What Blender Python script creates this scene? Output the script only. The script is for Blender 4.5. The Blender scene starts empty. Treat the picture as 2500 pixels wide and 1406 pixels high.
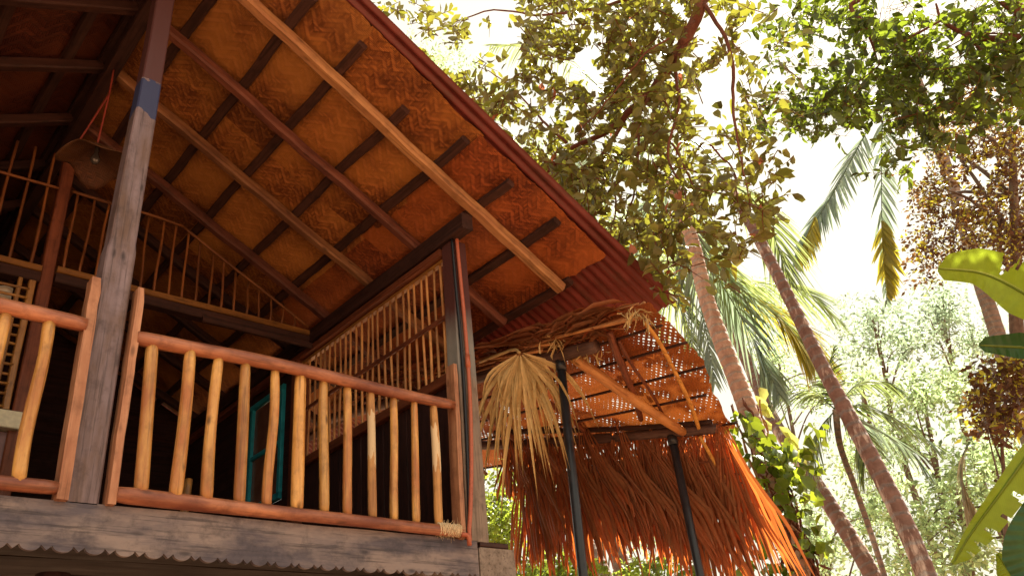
import bpy, math, random
import numpy as np
from mathutils import Matrix, Vector
random.seed(7); rng = np.random.default_rng(7)
S = bpy.context.scene; COL = S.collection
R_ = math.radians

# ------------------------------------------------------------------ camera
F_, CX, CY = 2030.0, 1250.0, 703.0            # focal length and centre in photo pixels (2500 wide)
def cam_axes(yaw, pitch, roll):
    f = np.array([math.sin(yaw)*math.cos(pitch), math.cos(yaw)*math.cos(pitch), math.sin(pitch)])
    r = np.cross(f, [0, 0, 1]); r /= np.linalg.norm(r); u = np.cross(r, f)
    c, s = math.cos(roll), math.sin(roll)
    return np.array([c*r + s*u, s*r - c*u, f])   # right, down, forward
CAMR = cam_axes(R_(44.2), R_(29.0), R_(-6.1)); CAMP = np.array([0, 0, 1.5])
cd = bpy.data.cameras.new('camera'); cam = bpy.data.objects.new('camera', cd); COL.objects.link(cam)
cd.sensor_width = 36; cd.lens = F_/2500*36; cd.clip_end = 500; cd.clip_start = 0.05
rr, dd, ff = CAMR
cam.matrix_world = Matrix(((rr[0], -dd[0], -ff[0], 0), (rr[1], -dd[1], -ff[1], 0), (rr[2], -dd[2], -ff[2], 1.5), (0, 0, 0, 1)))
S.camera = cam

# ------------------------------------------------------------------ light
SUN_AZ, SUN_EL = R_(86), R_(54)                # azimuth from +Y towards +X
EXPO = 1.95
S.view_settings.view_transform = 'Standard'; S.view_settings.look = 'None'
S.view_settings.exposure = EXPO; S.view_settings.gamma = 1; S.view_settings.use_curve_mapping = False
W = bpy.data.worlds.new('World'); S.world = W; W.use_nodes = True
wn = W.node_tree; bg = wn.nodes['Background']
sk = wn.nodes.new('ShaderNodeTexSky'); sk.sky_type = 'NISHITA'; sk.sun_disc = False
sk.sun_elevation = SUN_EL; sk.sun_rotation = SUN_AZ; sk.air_density = 1.5; sk.dust_density = 6; sk.ozone_density = 1
mxw = wn.nodes.new('ShaderNodeMix'); mxw.data_type = 'RGBA'; mxw.inputs[0].default_value = 0.93
wn.links.new(sk.outputs[0], mxw.inputs[6]); mxw.inputs[7].default_value = (2.75, 2.63, 2.08, 1)   # bright humid haze
wn.links.new(mxw.outputs[2], bg.inputs[0]); bg.inputs[1].default_value = 0.1
sl = bpy.data.lights.new('sun', 'SUN'); sl.energy = 5.0; sl.angle = R_(0.5); sl.color = (1, .93, .8)
so = bpy.data.objects.new('sun', sl); COL.objects.link(so)
sd = Vector((math.sin(SUN_AZ)*math.cos(SUN_EL), math.cos(SUN_AZ)*math.cos(SUN_EL), math.sin(SUN_EL)))
so.rotation_euler = sd.to_track_quat('Z', 'Y').to_euler(); so.location = sd*60

# ------------------------------------------------------------------ helpers: picture rays
def ray(u, v): return CAMR.T @ np.array([(u-CX)/F_, (v-CY)/F_, 1.0])
def on(u, v, ax, val):                          # point of a sight line on the plane axis = val
    d = ray(u, v); return CAMP + d*((val-CAMP[ax])/d[ax])
def far(u, v, R):                               # point of a sight line at horizontal distance R
    d = ray(u, v); return CAMP + d*(R/math.hypot(d[0], d[1]))
def V3(p): return Vector((float(p[0]), float(p[1]), float(p[2])))

# ------------------------------------------------------------------ helpers: node materials
def nd(nt, t, ins=None, **props):
    n = nt.nodes.new('ShaderNode'+t)
    for k, v in props.items(): setattr(n, k, v)
    for k, v in (ins or {}).items():
        if isinstance(v, bpy.types.NodeSocket): nt.links.new(v, n.inputs[k])
        else: n.inputs[k].default_value = v
    return n
def mth(nt, op, a, b=0.0, c=0.0):
    n = nd(nt, 'Math', {0: a, 1: b, 2: c}, operation=op); return n.outputs[0]
def mixc(nt, f, a, b, mode='MIX'):
    n = nd(nt, 'Mix', {0: f, 6: a, 7: b}, data_type='RGBA', blend_type=mode); return n.outputs[2]
def ramp(nt, f, *st):
    n = nd(nt, 'ValToRGB', {0: f}); e = n.color_ramp.elements
    while len(e) < len(st): e.new(0.5)
    for i, (p, c) in enumerate(st):
        e[i].position = p; e[i].color = (c[0], c[1], c[2], 1) if isinstance(c, tuple) else (c, c, c, 1)
    return n.outputs[0]
def c4(c): return (c[0], c[1], c[2], 1)
def newmat(name):
    m = bpy.data.materials.new(name); m.use_nodes = True; nt = m.node_tree
    return m, nt, nt.nodes['Principled BSDF'], nt.nodes['Material Output']
def objco(nt, scale, rnd=30.0):
    tc = nd(nt, 'TexCoord'); oi = nd(nt, 'ObjectInfo')
    off = nd(nt, 'VectorMath', {0: tc.outputs['Object'], 1: nd(nt, 'CombineXYZ', {0: mth(nt, 'MULTIPLY', oi.outputs['Random'], rnd), 1: mth(nt, 'MULTIPLY', oi.outputs['Random'], rnd*.7), 2: 0.0}).outputs[0]}, operation='ADD')
    mp = nd(nt, 'Mapping', {0: off.outputs[0], 3: scale}); return mp.outputs[0], tc.outputs['Object'], oi.outputs['Random']

def wood(name, c1, c2, c3=None, blot=.35, rough=.6, grain=(1.3, 22, 22), var=.3, extra=None, spec=.3, bump=.25, knots=.6):
    """long-grained timber: local X is the length of the piece"""
    m, nt, b, out = newmat(name)
    g, oc, rd = objco(nt, grain)
    n1 = nd(nt, 'TexNoise', {'Vector': g, 'Scale': 1.0, 'Detail': 7.0, 'Roughness': .62, 'Distortion': .5}).outputs[0]
    col = ramp(nt, n1, (.3, c1), (.68, c2))
    g2, _, _ = objco(nt, (1.6, 5, 5))
    n2 = nd(nt, 'TexNoise', {'Vector': g2, 'Scale': 1.6, 'Detail': 5.0, 'Roughness': .6}).outputs[0]
    if c3: col = mixc(nt, mth(nt, 'MULTIPLY', ramp(nt, n2, (.42, 0.0), (.62, 1.0)), blot), col, c4(c3))
    g3, _, _ = objco(nt, (5, 14, 14))
    vo = nd(nt, 'TexVoronoi', {'Vector': g3, 'Scale': 1.0}).outputs['Distance']
    kn = ramp(nt, vo, (.07, 1.0), (.2, 0.0))
    n4 = nd(nt, 'TexNoise', {'Vector': g3, 'Scale': .8, 'Detail': 2.0}).outputs[0]
    kn = mth(nt, 'MULTIPLY', kn, ramp(nt, n4, (.43, 0.0), (.53, knots)))
    col = mixc(nt, kn, col, c4([x*.25 for x in c1]))
    g5, _, _ = objco(nt, (2.2, 55, 55)); n5 = nd(nt, 'TexNoise', {'Vector': g5, 'Scale': 1.0, 'Detail': 4.0, 'Roughness': .7}).outputs[0]
    col = mixc(nt, ramp(nt, n5, (.52, 0.0), (.66, .65)), col, c4([x*.35 for x in c1]))
    g6, _, _ = objco(nt, (9, 9, 9)); n6 = nd(nt, 'TexNoise', {'Vector': g6, 'Scale': 1.0, 'Detail': 6.0, 'Roughness': .7}).outputs[0]
    col = mixc(nt, ramp(nt, n6, (.50, 0.0), (.70, .6)), col, c4([x*.5 for x in c1]))
    if extra: col = extra(nt, col, oc, n2)
    val = mth(nt, 'ADD', mth(nt, 'MULTIPLY', rd, var), 1-var*.5)
    hs = nd(nt, 'HueSaturation', {'Value': val, 'Color': col})
    nt.links.new(hs.outputs[0], b.inputs['Base Color'])
    nt.links.new(ramp(nt, n2, (.3, rough-.12), (.7, rough+.15)), b.inputs['Roughness'])
    b.inputs['Specular IOR Level'].default_value = spec
    hb = mth(nt, 'SUBTRACT', n1, mth(nt, 'MULTIPLY', kn, .6))
    bp = nd(nt, 'Bump', {'Height': hb, 'Strength': bump, 'Distance': .01}); nt.links.new(bp.outputs[0], b.inputs['Normal'])
    return m

def plain(name, c, rough=.5, metal=0.0, ns=30.0, amt=.25, spec=.4):
    m, nt, b, out = newmat(name); g, oc, rd = objco(nt, (1, 1, 1))
    n = nd(nt, 'TexNoise', {'Vector': g, 'Scale': ns, 'Detail': 5.0}).outputs[0]
    nt.links.new(ramp(nt, n, (.3, tuple(x*(1-amt) for x in c)), (.7, tuple(min(1, x*(1+amt)) for x in c))), b.inputs['Base Color'])
    nt.links.new(ramp(nt, n, (.3, rough-.1), (.7, rough+.1)), b.inputs['Roughness'])
    b.inputs['Metallic'].default_value = metal; b.inputs['Specular IOR Level'].default_value = spec
    return m

def weave(name, ca, cb, cdark, strip=.016, fl=6, holes=False, transl=0.0, blot=.5):
    """split-bamboo matting in a zigzag twill; local X/Y lie in the mat"""
    m, nt, b, out = newmat(name); tc = nd(nt, 'TexCoord')
    wob = nd(nt, 'TexNoise', {'Vector': tc.outputs['Object'], 'Scale': 2.5, 'Detail': 1.0}).outputs['Color']
    vec = nd(nt, 'VectorMath', {0: tc.outputs['Object'], 1: nd(nt, 'VectorMath', {0: wob, 3: .03}, operation='SCALE').outputs[0]}, operation='ADD').outputs[0]
    sp = nd(nt, 'SeparateXYZ', {0: vec})
    u = mth(nt, 'ADD', mth(nt, 'DIVIDE', sp.outputs[0], strip), 1000.0); v = mth(nt, 'ADD', mth(nt, 'DIVIDE', sp.outputs[1], strip), 1000.0)
    i = mth(nt, 'FLOOR', u); j = mth(nt, 'FLOOR', v); fu = mth(nt, 'FRACT', u); fv = mth(nt, 'FRACT', v)
    z = mth(nt, 'PINGPONG', i, 8.0)
    k = mth(nt, 'MODULO', mth(nt, 'ADD', z, j), float(fl))
    over = mth(nt, 'LESS_THAN', k, fl/2)
    idx = mth(nt, 'ADD', mth(nt, 'MULTIPLY', over, mth(nt, 'ADD', j, .33)), mth(nt, 'MULTIPLY', mth(nt, 'SUBTRACT', 1.0, over), mth(nt, 'ADD', i, 4000.0)))
    seg = mth(nt, 'FLOOR', mth(nt, 'DIVIDE', mth(nt, 'ADD', i, j), 7.0))
    rn = nd(nt, 'TexWhiteNoise', {'Vector': nd(nt, 'CombineXYZ', {0: idx, 1: seg, 2: 0.0}).outputs[0]}, noise_dimensions='3D').outputs['Value']
    fx = mth(nt, 'ADD', mth(nt, 'MULTIPLY', over, fv), mth(nt, 'MULTIPLY', mth(nt, 'SUBTRACT', 1.0, over), fu))
    t = mth(nt, 'SUBTRACT', mth(nt, 'MULTIPLY', fx, 2.0), 1.0)
    prof = mth(nt, 'SUBTRACT', 1.0, mth(nt, 'POWER', mth(nt, 'ABSOLUTE', t), 3.0))
    col = mixc(nt, rn, c4(ca), c4(cb))
    dk = mth(nt, 'ADD', mth(nt, 'MULTIPLY', over, .20), .80)
    col = mixc(nt, mth(nt, 'MULTIPLY', mth(nt, 'SUBTRACT', 1.0, dk), 1.3), col, c4(cdark))
    col = mixc(nt, mth(nt, 'MULTIPLY', mth(nt, 'SUBTRACT', 1.0, prof), .9), col, c4(cdark))
    gp = mth(nt, 'ABSOLUTE', mth(nt, 'SUBTRACT', mth(nt, 'FRACT', mth(nt, 'DIVIDE', k, fl/2)), .5)); col = mixc(nt, ramp(nt, gp, (.34, 0.0), (.5, .55)), col, c4(cdark))
    nb = nd(nt, 'TexNoise', {'Vector': tc.outputs['Object'], 'Scale': 3.2, 'Detail': 6.0, 'Roughness': .65}).outputs[0]
    col = mixc(nt, mth(nt, 'MULTIPLY', ramp(nt, nb, (.4, 0.0), (.7, 1.0)), blot), col, c4(cdark))
    n2 = nd(nt, 'TexNoise', {'Vector': tc.outputs['Object'], 'Scale': 1.1, 'Detail': 4.0, 'Roughness': .6}).outputs[0]
    col = mixc(nt, mth(nt, 'MULTIPLY', ramp(nt, n2, (.42, 0.0), (.58, 1.0)), .6), col, c4([cb[0]*1.0, cb[1]*1.14, cb[2]*1.05]))
    oi = nd(nt, 'ObjectInfo'); col = nd(nt, 'HueSaturation', {'Value': mth(nt, 'ADD', mth(nt, 'MULTIPLY', oi.outputs['Random'], .3), .85), 'Color': col}).outputs[0]
    nt.links.new(col, b.inputs['Base Color']); b.inputs['Roughness'].default_value = .55; b.inputs['Specular IOR Level'].default_value = .3
    h = mth(nt, 'ADD', mth(nt, 'MULTIPLY', over, .5), prof)
    bp = nd(nt, 'Bump', {'Height': h, 'Strength': .6, 'Distance': .004}); nt.links.new(bp.outputs[0], b.inputs['Normal'])
    sh = b.outputs[0]
    if transl:
        tr = nd(nt, 'BsdfTranslucent', {'Color': col}); sh = nd(nt, 'MixShader', {0: transl, 1: sh, 2: tr.outputs[0]}).outputs[0]
    if holes:
        # open weave: a gap at the crossing of strands wherever the matting has worn loose
        a = mth(nt, 'ABSOLUTE', mth(nt, 'SUBTRACT', mth(nt, 'FRACT', mth(nt, 'DIVIDE', u, 2.0)), .5)); c = mth(nt, 'ABSOLUTE', mth(nt, 'SUBTRACT', mth(nt, 'FRACT', mth(nt, 'DIVIDE', v, 2.0)), .5))
        ns = nd(nt, 'TexNoise', {'Vector': tc.outputs['Object'], 'Scale': 3.6, 'Detail': 4.0, 'Roughness': .6}).outputs[0]
        size = ramp(nt, ns, (.47, 0.0), (.60, .23))
        cell = nd(nt, 'TexWhiteNoise', {'Vector': nd(nt, 'CombineXYZ', {0: mth(nt, 'FLOOR', mth(nt, 'DIVIDE', u, 2.0)), 1: mth(nt, 'FLOOR', mth(nt, 'DIVIDE', v, 2.0)), 2: 3.0}).outputs[0]}, noise_dimensions='3D').outputs['Value']
        size = mth(nt, 'MULTIPLY', size, mth(nt, 'ADD', mth(nt, 'MULTIPLY', cell, .8), .45))
        hole = mth(nt, 'LESS_THAN', mth(nt, 'MAXIMUM', a, c), size)
        tp = nd(nt, 'BsdfTransparent'); sh = nd(nt, 'MixShader', {0: hole, 1: sh, 2: tp.outputs[0]}).outputs[0]
    nt.links.new(sh, out.inputs[0]); return m

def leafmat(name, c1, c2, tl, transl=.45, rough=.45, spec=.35, dry=None, dryf=.08):
    m, nt, b, out = newmat(name)
    ge = nd(nt, 'NewGeometry'); r = ge.outputs['Random Per Island']
    r2 = nd(nt, 'TexWhiteNoise', {'W': mth(nt, 'MULTIPLY', r, 971.3)}, noise_dimensions='1D').outputs['Value']
    col = mixc(nt, r, c4(c1), c4(c2)); tcol = mixc(nt, ramp(nt, r2, (.25, 0.0), (.85, 1.0)), c4(tl), c4([x*.22 for x in tl]))
    if dry:
        f = mth(nt, 'LESS_THAN', r2, dryf); col = mixc(nt, f, col, c4(dry)); tcol = mixc(nt, f, tcol, c4(dry))
    tc = nd(nt, 'TexCoord')
    n = nd(nt, 'TexNoise', {'Vector': tc.outputs['Object'], 'Scale': 25.0, 'Detail': 3.0}).outputs[0]
    col = mixc(nt, ramp(nt, n, (.35, .35), (.65, 0.0)), col, c4([x*.5 for x in c1]))
    nt.links.new(col, b.inputs['Base Color']); b.inputs['Roughness'].default_value = rough; b.inputs['Specular IOR Level'].default_value = spec
    tr = nd(nt, 'BsdfTranslucent', {'Color': tcol})
    sh = nd(nt, 'MixShader', {0: transl, 1: b.outputs[0], 2: tr.outputs[0]}); nt.links.new(sh.outputs[0], out.inputs[0])
    return m

def barkmat(name, c1, c2, c3, ring=0.0, lich=.4):
    m, nt, b, out = newmat(name)
    uv = nd(nt, 'UVMap').outputs[0]; tc = nd(nt, 'TexCoord')
    n = nd(nt, 'TexNoise', {'Vector': tc.outputs['Object'], 'Scale': 9.0, 'Detail': 8.0, 'Roughness': .7}).outputs[0]
    col = ramp(nt, n, (.32, c1), (.66, c2))
    nl = nd(nt, 'TexNoise', {'Vector': nd(nt, 'Mapping', {0: tc.outputs['Object'], 3: (3.2, 3.2, .9)}).outputs[0], 'Scale': 1.6, 'Detail': 7.0, 'Roughness': .68}).outputs[0]
    col = mixc(nt, mth(nt, 'MULTIPLY', ramp(nt, nl, (.52, 0.0), (.6, 1.0)), lich), col, c4(c3))
    h = n
    if ring:
        sp = nd(nt, 'SeparateXYZ', {0: uv})
        w = nd(nt, 'TexNoise', {'Vector': nd(nt, 'Mapping', {0: uv, 3: (2, 3, 1)}).outputs[0], 'Scale': 2.0, 'Detail': 3.0}).outputs[0]
        ph = mth(nt, 'FRACT', mth(nt, 'ADD', mth(nt, 'DIVIDE', sp.outputs[1], ring), mth(nt, 'MULTIPLY', w, .55)))
        ln = ramp(nt, ph, (0.0, 1.0), (.16, 0.0)); rid = ramp(nt, ph, (.1, 0.0), (.3, 1.0), (1.0, .5))
        col = mixc(nt, mth(nt, 'MULTIPLY', ln, .5), col, c4([x*.45 for x in c1])); col = mixc(nt, mth(nt, 'MULTIPLY', ramp(nt, ph, (.2, .5), (.4, 0.0)), .3), col, c4(c3))
        h = mth(nt, 'ADD', mth(nt, 'MULTIPLY', n, .5), rid)
    nt.links.new(col, b.inputs['Base Color']); b.inputs['Roughness'].default_value = .85; b.inputs['Specular IOR Level'].default_value = .15
    bp = nd(nt, 'Bump', {'Height': h, 'Strength': .9, 'Distance': .03}); nt.links.new(bp.outputs[0], b.inputs['Normal'])
    return m

# ------------------------------------------------------------------ helpers: objects
WM = {}
def tag(o, label=None, cat=None, group=None, kind=None):
    if label: o['label'] = label
    if cat: o['category'] = cat
    if group: o['group'] = group
    if kind: o['kind'] = kind
    return o
def place(o, M, parent=None):
    COL.objects.link(o)
    if parent is not None:
        o.parent = parent; o.matrix_basis = WM[parent.name].inverted() @ M
    else: o.matrix_basis = M
    WM[o.name] = M.copy(); return o
def empty(name, loc, label, cat, group=None):
    o = bpy.data.objects.new(name, None); o.empty_display_size = .3
    place(o, Matrix.Translation(V3(loc))); return tag(o, label, cat, group)
def frame(p0, p1, up=(0, 0, 1)):
    p0, p1 = V3(p0), V3(p1); x = (p1-p0).normalized(); u = Vector(up)
    if abs(x.dot(u)) > .98: u = Vector((0, 1, 0))
    y = u.cross(x).normalized(); z = x.cross(y)
    return Matrix(((x.x, y.x, z.x, p0.x), (x.y, y.y, z.y, p0.y), (x.z, y.z, z.z, p0.z), (0, 0, 0, 1)))
def meshobj(name, verts, faces, mat, parent=None, M=None, smooth=False, uv=None):
    """verts in world space unless M (then local to M)"""
    me = bpy.data.meshes.new(name)
    verts = np.asarray(verts, float)
    if M is None:
        c = verts.mean(0); M = Matrix.Translation(V3(c)); verts = verts - c
    me.from_pydata(verts.tolist(), [], [list(map(int, f)) for f in faces] if not isinstance(faces, np.ndarray) else faces.tolist()); me.update()
    if uv is not None:
        l = me.uv_layers.new(name='UVMap'); li = np.empty(len(me.loops), dtype=np.int32); me.loops.foreach_get('vertex_index', li)
        l.data.foreach_set('uv', np.asarray(uv, dtype=np.float32)[li].ravel())
    if smooth: me.polygons.foreach_set('use_smooth', [True]*len(me.polygons))
    for mm in (mat if isinstance(mat, (list, tuple)) else [mat]): me.materials.append(mm)
    return place(bpy.data.objects.new(name, me), M, parent)
def wobble(n, a): return np.convolve(rng.normal(0, a, n+4), [.2]*5, 'valid')

def beam(name, p0, p1, w, h, mat, parent=None, up=(0, 0, 1), rough=.003, bev=.006, n=None):
    """a sawn timber from p0 to p1 (centre line), width w across, height h along up, chamfered and slightly irregular"""
    M = frame(p0, p1, up); L = (V3(p1)-V3(p0)).length
    n = n or max(2, int(L/.12)); b = min(bev, w*.3, h*.3)
    sec = [(-w/2+b, -h/2), (w/2-b, -h/2), (w/2, -h/2+b), (w/2, h/2-b), (w/2-b, h/2), (-w/2+b, h/2), (-w/2, h/2-b), (-w/2, -h/2+b)]
    V, Fc = [], []
    oy, oz, sw, sh = wobble(n+1, rough), wobble(n+1, rough), 1+wobble(n+1, rough*3), 1+wobble(n+1, rough*3)
    for i in range(n+1):
        for (y, z) in sec: V.append((L*i/n, y*sw[i]+oy[i], z*sh[i]+oz[i]))
    for i in range(n):
        for k in range(8): Fc.append((i*8+k, i*8+(k+1) % 8, i*8+8+(k+1) % 8, i*8+8+k))
    Fc.append(tuple(range(7, -1, -1))); Fc.append(tuple(n*8+k for k in range(8)))
    return meshobj(name, V, Fc, mat, parent, M)
def tubev(pts, rad, k=8, cap=True):
    pts = np.asarray(pts, float); n = len(pts); rad = np.broadcast_to(np.asarray(rad, float), (n,))
    t = np.gradient(pts, axis=0); t /= np.linalg.norm(t, axis=1)[:, None]+1e-9
    ref = np.array([0, 0, 1.0]) if abs(t[0][2]) < .9 else np.array([1.0, 0, 0])
    V, UV = [], []; s = 0
    x = np.cross(t[0], ref); x /= np.linalg.norm(x)
    for i in range(n):
        x = x - t[i]*(x@t[i]); x /= np.linalg.norm(x); y = np.cross(t[i], x)
        if i: s += np.linalg.norm(pts[i]-pts[i-1])
        for j in range(k):
            a = 2*math.pi*j/k; V.append(pts[i] + rad[i]*(math.cos(a)*x + math.sin(a)*y)); UV.append((abs(2*j/k-1), s))
    Fc = [(i*k+j, i*k+(j+1) % k, i*k+k+(j+1) % k, i*k+k+j) for i in range(n-1) for j in range(k)]
    if cap: Fc += [tuple(range(k-1, -1, -1)), tuple((n-1)*k+j for j in range(k))]
    return V, Fc, UV
def stick(name, p0, p1, r0, r1, mat, parent=None, bend=.008, k=10, knob=.06, n=None):
    """a natural round pole, slightly crooked and knobbly; local X is its length"""
    M = frame(p0, p1); L = (V3(p1)-V3(p0)).length; n = n or max(5, int(L/.06))
    s = np.linspace(0, 1, n+1); pts = np.c_[s*L, np.sin(s*math.pi*rng.uniform(.8, 2.2)+rng.uniform(0, 6))*bend, np.sin(s*math.pi*rng.uniform(.8, 2.2)+rng.uniform(0, 6))*bend]
    rad = (r0+(r1-r0)*s)*(1+wobble(n+1, knob)); rad[0] *= .9; rad[-1] *= .9
    V, Fc, UV = tubev(pts, rad, k); return meshobj(name, V, Fc, mat, parent, M, smooth=True)
def tube(name, pts, rad, mat, parent=None, k=8):
    V, Fc, UV = tubev(pts, rad, k); return meshobj(name, V, Fc, mat, parent, smooth=True, uv=UV)
def spline(P, n):
    P = np.asarray(P, float)
    if len(P) == 2: return P[0]+(P[1]-P[0])*np.linspace(0, 1, n)[:, None]
    Q = np.vstack([2*P[0]-P[1], P, 2*P[-1]-P[-2]]); out = []
    for t in np.linspace(0, len(P)-1-1e-6, n):
        i = int(t); u = t-i; a, b, c, d = Q[i:i+4]
        out.append(.5*((2*b)+(-a+c)*u+(2*a-5*b+4*c-d)*u*u+(-a+3*b-3*c+d)*u**3))
    return np.array(out)
def multi(parts):
    V, Fc, UV = [], [], []; o = 0
    for p in parts:
        V += list(p[0]); Fc += [tuple(i+o for i in f) for f in p[1]]; UV += list(p[2]) if len(p) > 2 else [(0, 0)]*len(p[0]); o = len(V)
    return V, Fc, UV
def nrm(a): return a/(np.linalg.norm(a, axis=-1, keepdims=True)+1e-9)

# template leaf: x along, y across, z normal
LT = np.array([(0, 0, 0), (.3, .40, .10), (.3, -.40, .10), (.68, .43, .06), (.68, -.43, .06), (1, 0, -.16), (.33, 0, .01), (.68, 0, -.03)])
LF = [(0, 6, 1), (0, 2, 6), (1, 6, 7, 3), (6, 2, 4, 7), (3, 7, 5), (7, 4, 5)]
LT4 = np.array([(0, 0, 0), (.45, .42, .08), (.45, -.42, .08), (1, 0, 0)]); LF4 = [(0, 2, 1), (2, 3, 1)]
def leaves(name, P, D, N, L, Wd, mat, parent=None, simple=False, jag=.12, twig=None):
    """one mesh of leaves: base points P, directions D, normals N, lengths L, widths Wd"""
    D = nrm(D); Y = nrm(np.cross(N, D)); N = np.cross(D, Y); T = LT4 if simple else LT; n = len(P); k = len(T)
    T = np.repeat(T[None], n, 0) * (1+rng.normal(0, jag, (n, k, 1)))
    L = np.broadcast_to(L, (n,)); Wd = np.broadcast_to(Wd, (n,))
    V = P[:, None]+T[:, :, 0:1]*(D*L[:, None])[:, None]+T[:, :, 1:2]*(Y*Wd[:, None])[:, None]+T[:, :, 2:3]*(N*L[:, None])[:, None]
    Fc = [tuple(i*k+j for j in f) for i in range(n) for f in (LF4 if simple else LF)]
    V = V.reshape(-1, 3)
    if not twig: return meshobj(name, V, Fc, mat, parent, smooth=not simple)
    tv, tf, _ = multi([tubev([a, (a+b_)/2+rng.normal(0, .008, 3), b_], [twig[1], twig[1]*.75, twig[1]*.4], 3, cap=False) for a, b_ in twig[0]])
    nf, nv = len(Fc), len(V); Fc += [tuple(i+nv for i in f) for f in tf]
    ob = meshobj(name, np.vstack([V, np.array(tv)]), Fc, [mat, twig[2]], parent, smooth=not simple)
    ob.data.polygons.foreach_set('material_index', [0]*nf+[1]*len(tf)); return ob
#BODY
# ================================================================== GROUND
m, nt, b, out = newmat('sandy_ground'); tc = nd(nt, 'TexCoord')
n = nd(nt, 'TexNoise', {'Vector': tc.outputs['Object'], 'Scale': .6, 'Detail': 8.0}).outputs[0]
nt.links.new(ramp(nt, n, (.35, (.21, .105, .055)), (.65, (.34, .19, .105))), b.inputs['Base Color']); b.inputs['Roughness'].default_value = .95
gx = np.linspace(-150, 150, 41); gv = [(x, y, .05*math.sin(x*.3)*math.cos(y*.23)) for y in gx for x in gx]
g = meshobj('ground', gv, [(j*41+i, j*41+i+1, j*41+42+i, j*41+41+i) for j in range(40) for i in range(40)], m, M=Matrix.Identity(4), smooth=True); tag(g, kind='structure')

# ================================================================== HOUSE
YF = 4.0
def blue_patch(nt, col, oc, n2):
    sp = nd(nt, 'SeparateXYZ', {0: oc}); ns = nd(nt, 'TexNoise', {'Vector': oc, 'Scale': 9.0, 'Detail': 5.0}).outputs[0]
    x = mth(nt, 'ADD', sp.outputs[0], mth(nt, 'MULTIPLY', ns, .22))
    f = mth(nt, 'MULTIPLY', ramp(nt, x, (.0, 0.0), (.001, 0.0)), 1.0)
    a = mth(nt, 'GREATER_THAN', x, 2.40); c = mth(nt, 'LESS_THAN', x, 2.66)
    col = mixc(nt, mth(nt, 'MULTIPLY', a, c), col, (.04, .05, .12, 1))
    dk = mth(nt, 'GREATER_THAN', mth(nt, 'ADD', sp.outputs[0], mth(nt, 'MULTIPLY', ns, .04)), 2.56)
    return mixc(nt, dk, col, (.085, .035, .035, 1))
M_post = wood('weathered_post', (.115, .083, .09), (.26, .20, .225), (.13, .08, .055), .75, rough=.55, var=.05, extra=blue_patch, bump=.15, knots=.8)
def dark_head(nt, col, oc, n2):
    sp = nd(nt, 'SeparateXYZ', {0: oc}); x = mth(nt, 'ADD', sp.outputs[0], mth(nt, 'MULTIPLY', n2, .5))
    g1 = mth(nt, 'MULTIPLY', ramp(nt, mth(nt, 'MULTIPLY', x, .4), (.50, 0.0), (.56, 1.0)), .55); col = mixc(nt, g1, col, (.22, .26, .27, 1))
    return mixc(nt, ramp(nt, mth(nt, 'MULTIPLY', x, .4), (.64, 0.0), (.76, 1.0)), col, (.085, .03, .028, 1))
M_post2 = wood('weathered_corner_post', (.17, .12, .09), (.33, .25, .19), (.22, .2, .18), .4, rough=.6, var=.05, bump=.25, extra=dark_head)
M_end = wood('weathered_beam_end', (.15, .11, .085), (.28, .22, .18), (.34, .29, .25), .4, rough=.65, var=.05, bump=.3)
M_fascia = wood('grey_fascia', (.058, .049, .066), (.135, .112, .128), (.34, .27, .24), .65, rough=.5, var=.05, grain=(1.0, 9, 16), bump=.2)
M_trim = wood('pink_trim', (.34, .15, .08), (.58, .30, .17), (.28, .11, .06), .6, rough=.5, var=.15)
M_rail = wood('varnished_rail', (.24, .07, .034), (.56, .225, .11), (.17, .045, .025), .9, rough=.38, var=.15, spec=.5, grain=(1.5, 14, 14))
M_bal = wood('peeled_baluster', (.46, .215, .055), (.78, .46, .14), (.36, .12, .04), .85, rough=.36, var=.4, spec=.5, grain=(1.5, 14, 14), bump=.2, knots=.9)
def pale_peel(nt, col, oc, n2):
    sp = nd(nt, 'SeparateXYZ', {0: oc}); ns = nd(nt, 'TexNoise', {'Vector': nd(nt, 'Mapping', {0: oc, 3: (4, 30, 30)}).outputs[0], 'Scale': 1.5, 'Detail': 5.0}).outputs[0]
    x = mth(nt, 'ADD', sp.outputs[0], mth(nt, 'MULTIPLY', ns, .5))
    f = mth(nt, 'MULTIPLY', mth(nt, 'GREATER_THAN', x, .62), mth(nt, 'LESS_THAN', x, .86))
    return mixc(nt, mth(nt, 'MULTIPLY', f, .75), col, (.74, .60, .38, 1))
M_bal2 = wood('flaking_baluster', (.48, .24, .08), (.70, .40, .14), (.3, .13, .07), .6, rough=.45, var=.2, extra=pale_peel, grain=(1.5, 14, 14))
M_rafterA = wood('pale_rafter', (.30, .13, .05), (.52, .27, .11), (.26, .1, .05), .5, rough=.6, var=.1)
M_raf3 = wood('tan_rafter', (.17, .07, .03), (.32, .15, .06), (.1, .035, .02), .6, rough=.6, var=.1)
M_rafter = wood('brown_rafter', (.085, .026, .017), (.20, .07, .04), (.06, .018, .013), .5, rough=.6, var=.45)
M_inner = wood('shade_dark_rafter', (.025, .009, .007), (.065, .024, .016), None, rough=.7, var=.3)  # interior shade put into a darker copy of the rafter colour
M_bambi = wood('shade_dark_bamboo', (.15, .048, .014), (.30, .11, .03), (.1, .03, .015), .5, rough=.45, var=.5, grain=(2, 8, 8))  # bamboo darkened in colour for the shade of the inner screens
M_goldi = wood('shade_dark_bamboo_rail', (.18, .07, .015), (.34, .15, .035), None, rough=.45, var=.3)  # same interior shade in the colour of the screen rails
M_batten = wood('dark_batten', (.03, .011, .008), (.075, .03, .02), None, rough=.75, var=.4)
M_dark = wood('dark_beam', (.022, .009, .008), (.065, .027, .02), None, rough=.6, var=.2)
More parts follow.
